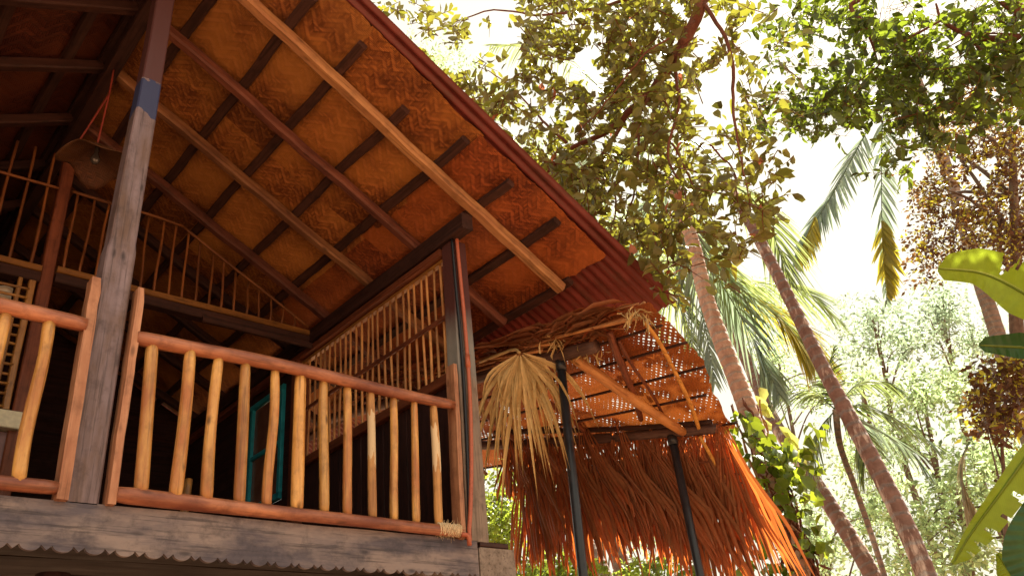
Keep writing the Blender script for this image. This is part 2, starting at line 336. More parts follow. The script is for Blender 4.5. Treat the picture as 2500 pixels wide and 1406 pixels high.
M_red = wood('reddish_board', (.11, .03, .015), (.23, .07, .03), None, rough=.55, var=.25)
M_black = wood('underfloor_shade_board', (.008, .004, .004), (.02, .009, .007), None, rough=.9, var=.2)  # near-black colour carries the shade under the floor
M_floorb = wood('brown_floor_beam', (.12, .035, .015), (.22, .08, .03), None, rough=.7, var=.1)
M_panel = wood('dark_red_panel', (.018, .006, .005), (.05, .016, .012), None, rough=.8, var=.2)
M_bamb = wood('thin_bamboo', (.38, .16, .045), (.66, .34, .11), (.2, .07, .03), .5, rough=.4, var=.5, spec=.5, grain=(2, 8, 8))
M_gold = wood('split_bamboo_rail', (.26, .11, .025), (.46, .22, .05), (.2, .08, .03), .5, rough=.4, var=.3, spec=.5)
M_wall = plain('mauve_plaster', (.22, .13, .13), .8, ns=14)
M_mat = weave('roof_matting', (.22, .065, .017), (.56, .195, .045), (.055, .013, .005), strip=.0125, fl=8, blot=.7)
M_matG = weave('golden_roof_matting', (.25, .078, .020), (.58, .215, .052), (.065, .016, .006), strip=.0125, fl=8, blot=.6)
M_matR = weave('red_roof_matting', (.20, .042, .012), (.52, .135, .034), (.06, .013, .005), strip=.0125, fl=8, blot=.55)
M_mat2 = weave('shade_dark_matting', (.075, .018, .008), (.15, .038, .016), (.025, .006, .004), strip=.0145, fl=8, blot=.6)  # shade of the left ceiling put into a darker matting colour
M_iron = plain('red_oxide_iron', (.155, .030, .024), .42, 0.0, 5, .25)
nt = M_iron.node_tree; b = nt.nodes['Principled BSDF']; tc = nd(nt, 'TexCoord'); src = b.inputs['Base Color'].links[0].from_socket
n = nd(nt, 'TexNoise', {'Vector': nd(nt, 'Mapping', {0: tc.outputs['Object'], 3: (1.2, 7, 1)}).outputs[0], 'Scale': 1.6, 'Detail': 8.0, 'Roughness': .7}).outputs[0]
nt.links.new(mixc(nt, ramp(nt, n, (.5, 0.0), (.66, .8)), src, (.07, .028, .016, 1)), b.inputs['Base Color'])
M_pipe = plain('copper_brown_pipe', (.42, .115, .06), .35, ns=60, amt=.15)
M_bstrip = plain('black_strip', (.012, .012, .016), .35)
M_teal = plain('teal_paint', (.02, .27, .34), .4, ns=12)
M_sill = plain('cream_sill', (.72, .66, .48), .6, ns=40, amt=.12)
M_paper = plain('old_paper', (.62, .56, .45), .9, ns=6, amt=.2)
M_rope = plain('pale_fibre', (.62, .48, .3), .9, ns=200, amt=.3)
M_glass = plain('brown_reflection_glass', (.16, .075, .05), .12, 0.0, 3, .6, .6)  # brownish reflection put into the pane's own colour

house = empty('stilt_house', (2.2, 4.0, 0), 'raised timber and bamboo stilt house with a railed veranda under a woven underside roof', 'house')
H = house
T_, XR, ZR = .52, 1.10, 6.15                        # roof pitch (tangent), ridge x, underside of rafters at the ridge
NR = np.array([T_, 0, 1])/math.hypot(T_, 1)
def rp(X, Y, off=0.0): return np.array([X, Y, ZR-(X-XR)*T_])+NR*off
def lp(X, Y, off=0.0):
    p = rp(2*XR-X, Y, off); return np.array([2*XR-p[0], p[1], p[2]])
def slab(name, fn, x0, x1, y0, y1, off, mat, parent, corr=None, jag=0.0, nx=40, ny=60, sag=0.0):
    """a sheet lying on the roof slope; local X runs down the slope, local Y along the ridge"""
    A, B = fn(x0, y0, off), fn(x1, y0, off); xd = nrm(B-A); yd = np.array([0, 1.0, 0]); zd = np.cross(xd, yd)
    if zd[2] < 0: yd = -yd; zd = -zd
    Mx = Matrix(((xd[0], yd[0], zd[0], A[0]), (xd[1], yd[1], zd[1], A[1]), (xd[2], yd[2], zd[2], A[2]), (0, 0, 0, 1)))
    Ls = np.linalg.norm(B-A); sgn = yd[1]
    if corr: ny = int((y1-y0)/corr*8)
    ss, ts = np.linspace(0, Ls, nx+1), np.linspace(0, y1-y0, ny+1)
    je = np.convolve(rng.normal(0, 1, nx+9), np.ones(5)/5, 'same')[4:nx+5]*jag; jb = np.convolve(rng.normal(0, 1, ny+9), np.ones(3)/3, 'same')[4:ny+5]*jag
    V = []
    ph = rng.uniform(0, 6, 4)
    for q, t in enumerate(ts):
        for p, s in enumerate(ss):
            tt = t + je[p]*max(0, 1-t/.25); sq = s + (jb[q] if p == nx else 0)
            z = .010*math.cos(2*math.pi*t/corr) if corr else sag*(math.sin(s*3.1+ph[0])*math.sin(t*4.3+ph[1])+.6*math.sin(s*7+ph[2])*math.sin(t*9+ph[3]))
            V.append((sq, sgn*tt, z))
    Fc = [(q*(nx+1)+p, q*(nx+1)+p+1, (q+1)*(nx+1)+p+1, (q+1)*(nx+1)+p) for q in range(ny) for p in range(nx)]
    return meshobj(name, V, Fc, mat, parent, Mx, smooth=True)

# roof covering and lining
o = slab('corrugated_roof', rp, XR-.02, 4.78, 3.2, 9.1, .165, M_iron, H, corr=.076, nx=14); tag(o, 'red corrugated iron over the right slope')
o = slab('corrugated_roof', lp, XR+.02, -2.6, 3.2, 9.1, .165, M_iron, H, corr=.076, nx=8)
xs_, ys_ = [XR+.02, 2.15, 3.05, 4.19], [3.325, 4.85, 6.4, 9.0]
for a in range(3):
    for c in range(3):
        slab('woven_ceiling', rp, xs_[a]-(.015 if a else 0), xs_[a+1]+(.015 if a < 2 else 0), ys_[c]-(.01 if c else 0), ys_[c+1]+(.012 if c < 2 else 0), .134+.003*((a+c) % 2)+rng.uniform(0, .001), (M_matG, M_matG if c == 1 else M_mat, M_matR)[a] if c < 2 else M_mat, H, jag=.018 if c == 0 else .006, sag=.006)
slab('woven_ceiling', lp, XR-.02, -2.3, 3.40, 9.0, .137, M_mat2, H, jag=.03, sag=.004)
# ridge beam and rafters
meshobj('ridge_cap', [(XR-.22, 3.2, 6.26), (XR, 3.2, 6.385), (XR+.22, 3.2, 6.26), (XR-.22, 9.1, 6.26), (XR, 9.1, 6.385), (XR+.22, 9.1, 6.26)], [(0, 1, 4, 3), (1, 2, 5, 4)], M_iron, H)
beam('ridge_board', (XR, 3.42, ZR+.09), (XR, 9.0, ZR+.09), .16, .10, M_dark, H)
beam('ridge_beam', (XR, 3.45, ZR-.03), (XR, 9.0, ZR-.03), .09, .13, M_dark, H)
yraft = [3.78, 4.47, 5.15, 5.85, 6.55, 7.25, 7.95, 8.65]
for i, y in enumerate(yraft):
    w = .085 if i == 0 else .075
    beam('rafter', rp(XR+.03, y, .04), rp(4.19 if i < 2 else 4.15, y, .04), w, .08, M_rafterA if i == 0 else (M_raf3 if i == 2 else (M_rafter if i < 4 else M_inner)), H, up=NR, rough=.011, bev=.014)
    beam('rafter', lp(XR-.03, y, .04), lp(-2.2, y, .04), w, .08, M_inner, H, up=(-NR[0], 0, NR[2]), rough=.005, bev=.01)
for k, x in enumerate((1.34, 1.79, 2.17, 2.60, 2.99, 3.39, 3.785, 4.195)):
    y0 = (3.45, 3.44, 3.45, 3.60, 3.43, 3.43, 3.40, 3.72)[k]
    beam('batten', rp(x, y0, .106), rp(x, 9.0, .106), .07, .05, M_batten, H, up=NR, rough=.012, bev=.009)
    if k < 6: beam('batten', lp(2*XR-x, 3.5, .106), lp(2*XR-x, 9.0, .106), .07, .05, M_batten, H, up=(-NR[0], 0, NR[2]), rough=.006)
# wall plates
beam('wall_plate', (3.335, 3.82, 4.898), (3.335, 8.9, 4.898), .10, .135, M_dark, H, bev=.008)
beam('plate_board', (3.335, 4.13, 4.788), (3.335, 8.9, 4.788), .075, .055, M_red, H)
beam('wall_plate', (2*XR-3.335, 3.82, 4.898), (2*XR-3.335, 8.9, 4.898), .10, .135, M_dark, H)
# posts
def post(p0, zs, ws, dep, mat, name='post'):
    """square post with changes of width: zs heights, ws (left x, right x)"""
    V, Fc = [], []; L0 = zs[0]; sec = []
    for z, (a, c) in zip(zs, ws): sec.append((z, a, c))
    b = .008
    for z, a, c in sec:
        for (x, y) in ((a+b, 0), (c-b, 0), (c, b), (c, dep-b), (c-b, dep), (a+b, dep), (a, dep-b), (a, b)):
            V.append((z-L0, -(x-p0[0]) , y))           # local x up, local y = -X, local z = +Y
    n = len(sec)-1
    for i in range(n):
        for k in range(8): Fc.append((i*8+k, i*8+8+k, i*8+8+(k+1) % 8, i*8+(k+1) % 8))
    Fc += [tuple(range(8)), tuple(n*8+k for k in range(7, -1, -1))]
    Mx = Matrix(((0, -1, 0, p0[0]), (0, 0, 1, p0[1]), (1, 0, 0, L0), (0, 0, 0, 1)))
    return meshobj(name, V, Fc, mat, H, Mx)
o = post((1.08, YF), [2.645, 3.2, 3.9, 3.98, 4.04, 4.5, 5.0, 5.5, 6.05], [(1.0, 1.15), (1.005, 1.149), (1.004, 1.151), (1.006, 1.152), (1.016, 1.145), (1.022, 1.148), (1.036, 1.152), (1.045, 1.156), (1.05, 1.158)], .12, M_post)
tag(o, 'weathered grey post under the ridge with a blue painted patch')
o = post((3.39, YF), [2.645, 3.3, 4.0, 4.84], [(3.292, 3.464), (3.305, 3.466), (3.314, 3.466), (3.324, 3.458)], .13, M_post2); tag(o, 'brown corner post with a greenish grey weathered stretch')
post((1.15, 6.05), [2.64, 6.05], [(1.11, 1.20), (1.10, 1.19)], .09, M_red)
post((3.37, 6.26), [2.64, 4.80], [(3.31, 3.43), (3.31, 3.43)], .12, M_red)
post((2*XR-3.37, 4.0), [2.64, 4.80], [(-1.24, -1.1), (-1.24, -1.1)], .12, M_dark)
# stilts below the floor
for (x, y) in ((-1.17, 4.3), (1.08, 4.3), (3.4, 4.3), (-1.17, 8.6), (1.08, 8.6), (3.4, 8.6)):
    stick('stilt', (x, y, 0), (x, y, 2.4), .09, .08, M_dark, H, k=12)
# scalloped front fascia
def scallop(x):
    t = ((x-.812) % .130)/.130
    if t < .37: u = t/.37; return -.022*(1-abs(2*u-1))
    u = (t-.37)/.63; return -.027*math.sqrt(max(0, 1-(2*u-1)**2))
xs = np.arange(-1.7, 3.362, .0042); V, Fc = [], []
for x in xs:
    zb = 2.453+scallop(x)+.004*math.sin(x*2.1); jx = .006*math.sin(x*5)+.003*math.sin(x*13)
    V += [(x, -.025, zb-2.55), (x, -.025, 2.650-2.55+jx*.3), (x, -.003, 2.650-2.55+jx*.3), (x, -.003, zb-2.55)]
for i in range(len(xs)-1):
    a = i*4
    for k in range(4): Fc.append((a+k, a+4+k, a+4+(k+1) % 4, a+(k+1) % 4))
Fc += [(0, 1, 2, 3), tuple(len(V)-4+k for k in (3, 2, 1, 0))]
o = meshobj('scalloped_fascia', V, Fc, M_fascia, H, Matrix.Translation((0, YF+.025, 2.55))); tag(o, 'weathered grey fascia board with a scalloped lower edge')
beam('beam_end', (3.519, 4.0, 2.49), (3.519, 8.8, 2.49), .29, .245, M_end, H, bev=.01, rough=.004)
beam('capping_block', (3.385, 4.055, 2.634), (3.615, 4.055, 2.634), .11, .034, M_dark, H, bev=.006)
beam('floor_beam', (-1.7, 4.40, 2.33), (3.36, 4.40, 2.33), .12, .13, M_floorb, H)
for k in range(12): beam('floor_board', (-1.7, 4.07+.40*k+.2, 2.615), (3.36, 4.07+.40*k+.2, 2.615), .392, .03, M_black, H)
# railing with its trims
rl = lambda u, v, y=3.985: on(u, v, 1, y)
railing = H
stick('top_rail', (1.205, 3.972, 3.497), (3.222, 3.972, 3.507), .041, .034, M_rail, H, bend=.010, k=12, knob=.05)
stick('top_rail', (-1.4, 3.972, 3.488), (.962, 3.972, 3.502), .040, .038, M_rail, H, bend=.010, k=12, knob=.05)
stick('bottom_rail', (1.212, 3.975, 2.690), (3.222, 3.975, 2.692), .038, .032, M_rail, H, bend=.008, k=12, knob=.045)
stick('bottom_rail', (-1.4, 3.975, 2.690), (.962, 3.975, 2.692), .034, .033, M_rail, H, bend=.008, k=12, knob=.045)
bal = [((373, 840), (342, 1212), .032), ((465, 862), (428, 1220), .031), ((532, 880), (503, 1222), .029), ((600, 893), (583, 1228), .029), ((672, 905), (653, 1237), .026),
       ((733, 918), (725, 1243), .033), ((790, 930), (790, 1253), .027), ((848, 940), (848, 1260), .026), ((905, 950), (910, 1268), .024), ((960, 962), (963, 1273), .024), ((1010, 972), (1017, 1280), .023), ((1058, 980), (1072, 1285), .026)]
for i, (a, c, r) in enumerate(bal):
    A, C_ = rl(*a), rl(*c); A[2] = 3.485; C_[2] = 2.70
    r *= 1.06; stick('baluster', C_, A, r, r*.92, M_bal2 if i in (8, 11) else M_bal, H, bend=.006 if i in (1, 2, 4) else .0025, k=12, knob=.035)
x = rl(120, 785)[0]
for k in range(9): stick('baluster', (x+.003-.182*k, 3.985, 2.70), (x-.182*k, 3.985, 3.485), .031, .029, M_bal, H, bend=.006, k=12)
for (x0, x1, x2, z1) in ((.962, 1.010, -.012, 3.765), (1.176, 1.212, 0, 3.77), (3.212, 3.246, .022, 3.80)):
    w = x1-x0; V = []; n = 14
    zz = np.linspace(2.645, z1, n+1)
    for z in zz:
        t = (z-2.645)/(z1-2.645); top = max(0, (z-(z1-.13))/.13); nick = .010*math.exp(-((z-(z1-.13))/.02)**2)
        xa = x0+x2*t+wobble(1, .002)[0]; xb = xa+w-nick-(.008*top**3); d = .085
        V += [(xa, 3.962+nick, z), (xb, 3.962+nick, z), (xb, 3.962+d, z), (xa, 3.962+d, z)]
    V = [(p[2]-2.645, -(p[0]-x0), p[1]-3.99) for p in V]
    Fc = [(i*4+k, i*4+4+k, i*4+4+(k+1) % 4, i*4+(k+1) % 4) for i in range(n) for k in range(4)]+[(0, 1, 2, 3), (n*4+3, n*4+2, n*4+1, n*4)]
    meshobj('railing_trim', V, Fc, M_trim, H, Matrix(((0, -1, 0, x0), (0, 0, 1, 3.99), (1, 0, 0, 2.645), (0, 0, 0, 1))))
# fibre lashing on the end of the bottom rail
t = np.linspace(0, 1, 170); hel = np.c_[3.04+.165*t, 3.975+.033*np.cos(t*2*math.pi*11), 2.690+.033*np.sin(t*2*math.pi*11)]
hel += rng.normal(0, .002, hel.shape); parts = [tubev(hel, .007, 5)]
for _ in range(90):
    q = rng.uniform(); a = rng.uniform(0, 6.28); p = np.array([3.04+.165*q, 3.975+.036*math.cos(a), 2.690+.036*math.sin(a)])
    parts.append(tubev([p, p+np.array([rng.normal(0, .012), .02*math.cos(a)+rng.normal(0, .01), .02*math.sin(a)+rng.normal(0, .01)])], [.0015, .0005], 3))
V, Fc, UV = multi(parts); o = meshobj('rope_lashing', V, Fc, M_rope, H); tag(o, 'frayed pale fibre lashing')
# pipe down the corner post, thin black strip beside it
pp = spline([(3.350, 3.975, 4.915), (3.363, 3.978, 4.5), (3.372, 3.978, 4.15), (3.372, 3.978, 3.65), (3.345, 3.975, 3.2), (3.300, 3.965, 2.85), (3.268, 3.955, 2.70), (3.262, 3.95, 2.63)], 40)
o = tube('drain_pipe', pp, .0135, M_pipe, H, 12)
tube('pipe_joint', [pp[14], pp[15]], .018, M_pipe, o, 12); tube('pipe_joint', [(3.20, 3.95, 2.665), (3.236, 3.945, 2.662), (3.25, 3.943, 2.65), (3.252, 3.942, 2.60)], .0145, M_pipe, o, 10)
tube('dark_strip', spline([(3.318, 3.99, 4.86), (3.325, 3.99, 4.4), (3.335, 3.988, 3.9), (3.325, 3.988, 3.3), (3.296, 3.985, 2.66)], 30), .0115, M_bstrip, H, 8)
# right wall: bamboo bars over a dark panel
for y in np.arange(4.21, 6.24, .084):
    stick('bamboo_bar', (3.37+rng.normal(0, .004), y+rng.normal(0, .008), 3.80), (3.37, y+rng.normal(0, .008), 4.75), .0115, .0105, M_bamb, H, bend=.004, k=6, knob=.08)
beam('bar_rail', (3.372, 4.13, 3.80), (3.372, 6.26, 3.80), .06, .075, M_red, H); beam('bar_rail', (3.352, 4.13, 4.268), (3.352, 6.26, 4.268), .025, .034, M_red, H)
beam('bar_rail', (3.37, 4.13, 4.745), (3.37, 6.26, 4.745), .05, .03, M_gold, H)
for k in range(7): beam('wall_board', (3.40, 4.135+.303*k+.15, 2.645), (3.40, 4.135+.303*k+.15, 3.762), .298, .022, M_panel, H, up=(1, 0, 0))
# dark wall with a teal window further in
def wallp(x, y0, y1, z0, z1, mat=M_panel, nm='wall_panel'): return beam(nm, (x, y0, (z0+z1)/2), (x, y1, (z0+z1)/2), .03, z1-z0, mat, H)
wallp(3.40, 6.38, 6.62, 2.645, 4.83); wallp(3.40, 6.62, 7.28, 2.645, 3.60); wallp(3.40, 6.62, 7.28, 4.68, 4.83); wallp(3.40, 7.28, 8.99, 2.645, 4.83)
V, Fc = [], []
wf = beam('window', (3.375, 6.62, 3.635), (3.375, 7.28, 3.635), .05, .06, M_teal, H); tag(wf, 'teal framed two pane window')
beam('frame', (3.374, 6.62, 4.65), (3.374, 7.28, 4.65), .05, .055, M_teal, wf); beam('frame', (3.375, 6.648, 3.665), (3.375, 6.648, 4.623), .045, .055, M_teal, wf, up=(0, 1, 0)); beam('frame', (3.375, 7.252, 3.665), (3.375, 7.252, 4.623), .045, .055, M_teal, wf, up=(0, 1, 0))
beam('frame', (3.375, 6.676, 4.13), (3.375, 7.224, 4.13), .035, .04, M_teal, wf); beam('pane', (3.385, 6.676, 4.14), (3.385, 7.224, 4.14), .004, .96, M_glass, wf, rough=0)
# gable screen across the house behind the veranda
yg = 6.05
beam('screen_rail', (1.20, yg, 4.93), (3.29, yg, 4.93), .06, .05, M_goldi, H); beam('screen_beam', (1.20, yg+.02, 4.862), (3.29, yg+.02, 4.862), .09, .08, M_inner, H)
beam('screen_rail', (-1.1, yg, 4.90), (1.10, yg, 4.90), .06, .05, M_goldi, H); beam('screen_beam', (-1.1, yg+.02, 4.832), (1.10, yg+.02, 4.832), .09, .08, M_inner, H)
beam('screen_beam', (2.3, yg-.06, 4.79), (3.29, yg-.06, 4.79), .03, .05, M_inner, H)
stick('screen_rail', (1.20, yg-.015, 5.648), (2.08, yg-.015, 5.632), .013, .012, M_bambi, H, k=8); stick('screen_rail', (-.1, yg-.015, 5.60), (1.10, yg-.015, 5.63), .013, .012, M_bambi, H, k=8)
stick('screen_rail', (2.08, yg-.015, 5.625), (3.28, yg-.015, 4.985), .013, .012, M_bambi, H, k=8)
for x in np.arange(1.245, 3.25, .1115):
    zt = min(5.64, 5.625-(x-2.08)*.533)
    if zt > 5.0: stick('screen_bar', (x, yg, 4.95), (x+rng.normal(0, .01), yg, zt), 0.012, .0105, M_bambi, H, bend=.004, k=6, knob=.08)
for x in np.arange(-1.0, 1.08, .135):
    zt = min(5.95, ZR-(XR-x)*T_-.02)
    if zt > 5.0: stick('screen_bar', (x, yg, 4.92), (x+rng.normal(0, .01), yg, zt), 0.012, .0105, M_bambi, H, bend=.004, k=6, knob=.08)
# wall with a slatted window to the left of the inner post
def wally(x0, x1, z0, z1, y=yg+.05, mat=M_wall, th=.06, nm='wall_panel'): return beam(nm, (x0, y, (z0+z1)/2), (x1, y, (z0+z1)/2), th, z1-z0, mat, H)
wally(-1.1, 1.11, 2.645, 3.66); wally(-1.1, -.2, 3.66, 4.79); wally(-1.1, 1.16, 3.665, 3.785, y=yg-.005, mat=M_sill, th=.1, nm='window_sill')
fr = beam('slatted_window', (1.06, yg, 3.80), (1.06, yg, 4.79), .045, .05, M_gold, H, up=(0, 1, 0)); tag(fr, 'golden bamboo slatted window')
beam('frame', (.98, yg-.01, 3.80), (.98, yg-.01, 4.79), .03, .03, M_gold, fr, up=(0, 1, 0)); beam('frame', (-.2, yg, 3.80), (-.2, yg, 4.79), .045, .05, M_gold, fr, up=(0, 1, 0))
for z in np.arange(3.83, 4.79, .074): stick('slat', (-.2, yg-.012, z), (1.05, yg-.012, z+rng.normal(0, .004)), .012, .011, M_gold, fr, k=8)
ps = spline([(.6, yg+.03, 3.79), (.93, yg+.03, 3.79), (.95, yg+.035, 4.2), (.93, yg+.03, 4.6)], 12)
V = []; n = 26
for i in range(n+1):
    x = -.2+1.16*i/n; top = 4.74+rng.normal(0, .012)-(.10*math.exp(-((x-.78)/.06)**2)); V += [(x, yg+.03+.006*math.sin(i*1.3), 3.79), (x, yg+.034, 4.3+.01*math.sin(i)), (x, yg+.028+.012*rng.normal(), top)]
o = meshobj('paper_sheet', V, [(i*3+k, i*3+k+1, i*3+4+k, i*3+3+k) for i in range(n) for k in (0, 1)], M_paper, smooth=True)
tag(o, 'torn cream paper sheet hung behind the bamboo slatted window', 'paper')
# back and far side of the house
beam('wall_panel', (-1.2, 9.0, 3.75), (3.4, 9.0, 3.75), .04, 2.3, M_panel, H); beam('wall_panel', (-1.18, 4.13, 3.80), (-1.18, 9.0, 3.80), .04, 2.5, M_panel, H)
meshobj('gable_panel', [(-1.2, 9.0, 4.9), (3.4, 9.0, 4.9), (3.4, 9.0, 5.10), (XR, 9.0, 6.30), (-1.2, 9.0, 5.10), (-1.2, 9.04, 4.9), (3.4, 9.04, 4.9), (3.4, 9.04, 5.1), (XR, 9.04, 6.30), (-1.2, 9.04, 5.1)], [(0, 1, 2, 3, 4), (9, 8, 7, 6, 5), (0, 5, 6, 1), (1, 6, 7, 2), (2, 7, 8, 3), (3, 8, 9, 4), (4, 9, 5, 0)], M_panel, H)

# ================================================================== things on the veranda
L0 = np.array([1.09, 5.0, 5.36])
lamp = empty('hanging_lamp', L0, 'hanging lamp with a cone shaped woven shade on red cords under the ridge', 'lamp')
M_shade = weave('shade_weave', (.04, .015, .006), (.11, .04, .015), (.06, .02, .01), strip=.012, blot=.3)
M_cord = plain('red_cord', (.24, .035, .02), .7)
V, Fc = [], []; K, J = 40, 10
for j in range(J+1):
    q = j/J
    for k in range(K):
        a = 2*math.pi*k/K; w = 1+.10*math.cos(4*a+.6)*q; r = .012+.212*q*w
        V.append((r*math.cos(a)+.012, r*math.sin(a), -.165*q**1.05-.04*q*q*(math.cos(4*a+.6)) - .10*r*math.cos(a)))
for j in range(J):
    for k in range(K): Fc.append((j*K+k, j*K+(k+1) % K, (j+1)*K+(k+1) % K, (j+1)*K+k))
o = meshobj('lamp_shade', V, Fc, M_shade, lamp, Matrix.Translation(V3(L0)), smooth=True)
md = o.modifiers.new('thick', 'SOLIDIFY'); md.thickness = .006
tube('cord', spline([(1.10, 5.0, 6.05), (1.1, 5.0, 5.8), (1.085, 5.0, 5.36)], 10), .007, M_cord, lamp, 6)
tube('cord', spline([(1.10, 5.0, 5.82), (1.03, 4.99, 5.55), (.955, 4.98, 5.27)], 10), .007, M_cord, lamp, 6)
V, Fc, UV = tubev([(1.09, 5, 5.35), (1.09, 5, 5.30), (1.09, 5, 5.285), (1.09, 5, 5.26), (1.09, 5, 5.225), (1.09, 5, 5.205), (1.09, 5, 5.197)], [.016, .016, .014, .026, .032, .02, .004], 14)
bl = meshobj('bulb', V, Fc, plain('grey_bulb_glass', (.06, .05, .045), .05, ns=3, amt=.02, spec=.9), lamp, smooth=True)
p = on(460, 1170, 1, 4.7); o = stick('bamboo_stub', (p[0], 4.7, 2.63), (p[0], 4.7, p[2]), .024, .024, M_gold, None, k=12); tag(o, 'short yellow bamboo stub standing on the veranda floor behind the railing', 'bamboo stub')
# ================================================================== THATCHED AWNING beside the house
T0, T1, LB = on(1592, 745, 0, 4.1), on(1180, 876, 0, 4.1), on(1670, 1062, 0, 5.5)
E1 = nrm(T1-T0); nP = nrm(np.cross(E1, LB-T0)); nP = nP if nP[2] > 0 else -nP
E2 = np.cross(E1, nP); E2 = E2 if E2 @ (LB-T0) > 0 else -E2
def aw(u, v, lift=0.0):                         # sight line meets the awning's slope
    d = ray(u, v); return CAMP + d*(((T0+nP*lift-CAMP)@nP)/(d@nP))
def st(p): return ((p-T0)@E1, (p-T0)@E2)
def pt(s, t, lift=0.0): return T0+E1*s+E2*t+nP*lift
M_amat = weave('open_matting', (.28, .062, .013), (.40, .105, .02), (.19, .04, .010), strip=.018, fl=4, holes=True, transl=.13, blot=.35)
M_thatch = leafmat('dry_thatch', (.22, .08, .034), (.42, .175, .075), (.88, .21, .04), .40, .55, .3)
M_dryleaf = leafmat('pale_dry_leaf', (.62, .40, .15), (.84, .60, .27), (.6, .42, .18), .22, .45, .45)
M_ridge = wood('ridge_strips', (.26, .10, .04), (.55, .26, .09), (.2, .07, .03), .5, var=.6)
M_log = wood('orange_log', (.46, .18, .05), (.66, .34, .11), (.3, .1, .04), .5, rough=.5, var=.1, knots=.9)
M_dlog = wood('old_dark_log', (.06, .03, .025), (.16, .09, .07), None, var=.2)
M_steel = plain('black_steel', (.018, .020, .026), .38, 0.0, 20, .3, .5)
M_strip = wood('yellow_bamboo_strip', (.5, .22, .04), (.7, .36, .08), None, var=.2)
awn = empty('thatched_awning', (4.9, 3.8, 0), 'thatched lean to awning with open woven matting on two black poles beside the house', 'awning')
# matting
edge = [st(aw(u, v)) for u, v in ((1594, 742), (1612, 775), (1650, 812), (1685, 850), (1716, 890), (1733, 930), (1738, 965), (1755, 990), (1768, 1015))]
et, es = [e[1] for e in edge], [e[0] for e in edge]
TL = st(LB)[1]
ns, nt_ = 90, 44; V = []
for j in range(nt_+1):
    t = -.04+(TL+.05)*j/nt_; s0 = np.interp(t, et, es)+wobble(1, .012)[0]
    for i in range(ns+1):
        s = s0+(4.4-s0)*(i/ns)**1.15
        V.append((s, t, .012*math.sin(s*5.1+1)*math.sin(t*6.3)+.010*math.sin(t*11+s*3)+.03*math.sin(math.pi*min(1, max(0, t/TL)))))
ca, sa = math.cos(.72), math.sin(.72)
xd, yd = E2*ca+E1*sa, -E2*sa+E1*ca; zd = np.cross(xd, yd); V = np.array(V)
Vl = np.c_[V[:, 1]*ca+V[:, 0]*sa, -V[:, 1]*sa+V[:, 0]*ca, V[:, 2]*(1 if zd@nP > 0 else -1)]
Mx = Matrix(((xd[0], yd[0], zd[0], T0[0]), (xd[1], yd[1], zd[1], T0[1]), (xd[2], yd[2], zd[2], T0[2]), (0, 0, 0, 1)))
o = meshobj('woven_matting', Vl, [(j*(ns+1)+i, j*(ns+1)+i+1, (j+1)*(ns+1)+i+1, (j+1)*(ns+1)+i) for j in range(nt_) for i in range(ns)], M_amat, awn, Mx, smooth=True)
for t, s0, s1 in ((.20, .02, 3.6), (.42, -.03, 3.9), (.72, -.02, 4.0), (1.0, .05, 4.1), (TL-.06, -.05, 4.2)):
    stick('batten', pt(s0+np.interp(t, et, es), t, -.02), pt(s1, t, -.02), .011, .011, M_batten, awn, bend=.012, k=6)
# ridge: log, bundled strips and loose fibre
stick('ridge_log', aw(1458, 846, -.07), pt(4.3, .06, -.08), .052, .05, M_dlog, awn, bend=.01, k=12, knob=.03)
for k in range(26):
    a = rng.uniform(-.06, 1.6); L = rng.uniform(.5, 1.9)
    stick('ridge_strip', pt(a, rng.uniform(-.07, .12), rng.uniform(-.055, .045)), pt(a+L, rng.uniform(-.07, .1), rng.uniform(-.05, .05)), rng.uniform(.006, .017), rng.uniform(.004, .012), M_ridge, awn, bend=.02, k=6, n=8)
D_, P_, N_, L_, W_ = [], [], [], [], []
for k in range(520):
    s = rng.uniform(.12, 3.6); q = rng.uniform()
    P_.append(pt(s, rng.uniform(-.12, .10), rng.uniform(-.03, .06))); D_.append(E1*(1 if s < .6 else rng.choice([-1, 1]))*rng.uniform(.8, 1)+E2*rng.normal(0, .12)+nP*rng.normal(0, .05)); N_.append(nP+rng.normal(0, .4, 3)); L_.append(rng.uniform(.2, .5)); W_.append(rng.uniform(.004, .014))
leaves('ridge_thatch', np.array(P_), np.array(D_), np.array(N_), np.array(L_), np.array(W_), M_thatch, awn, jag=.04)
for (u, v) in ((1545, 757), (1350, 832), (1560, 765), (1440, 850)):
    P_, D_, N_, L_, W_ = [], [], [], [], []
    for k in range(16):
        P_.append(aw(u+rng.normal(0, 16), v+rng.normal(0, 6), -.06)); D_.append(np.array([rng.normal(0, .5), rng.normal(0, .5), -.7])); N_.append(rng.normal(0, 1, 3)); L_.append(rng.uniform(.05, .16)); W_.append(rng.uniform(.004, .012))
    leaves('frayed_tie', np.array(P_), np.array(D_), np.array(N_), np.array(L_), np.array(W_), M_dryleaf, awn)
# rafters of the awning
stick('log_rafter', aw(1405, 876, -.12), aw(1668, 1058, -.09), .043, .038, M_log, awn, bend=.018, k=12, knob=.05)
stick('pole_rafter', aw(1493, 815, -.06), aw(1562, 1030, -.06), .03, .022, M_red, awn, bend=.02, k=8)
stick('pole_rafter', aw(1513, 832, -.05), aw(1628, 1030, -.05), .014, .012, M_red, awn, bend=.01, k=8)
tube('bamboo_strip', spline([aw(1574, 786, -.04), aw(1612, 840, -.05), aw(1650, 912, -.05), aw(1685, 985, -.05), aw(1708, 1050, -.06)], 24), .016, M_strip, awn, 6)
for s in (1.6, 2.4, 3.3): stick('pole_rafter', pt(s, .02, -.05), pt(s+.05, TL, -.05), .025, .02, M_red, awn, bend=.02, k=8)
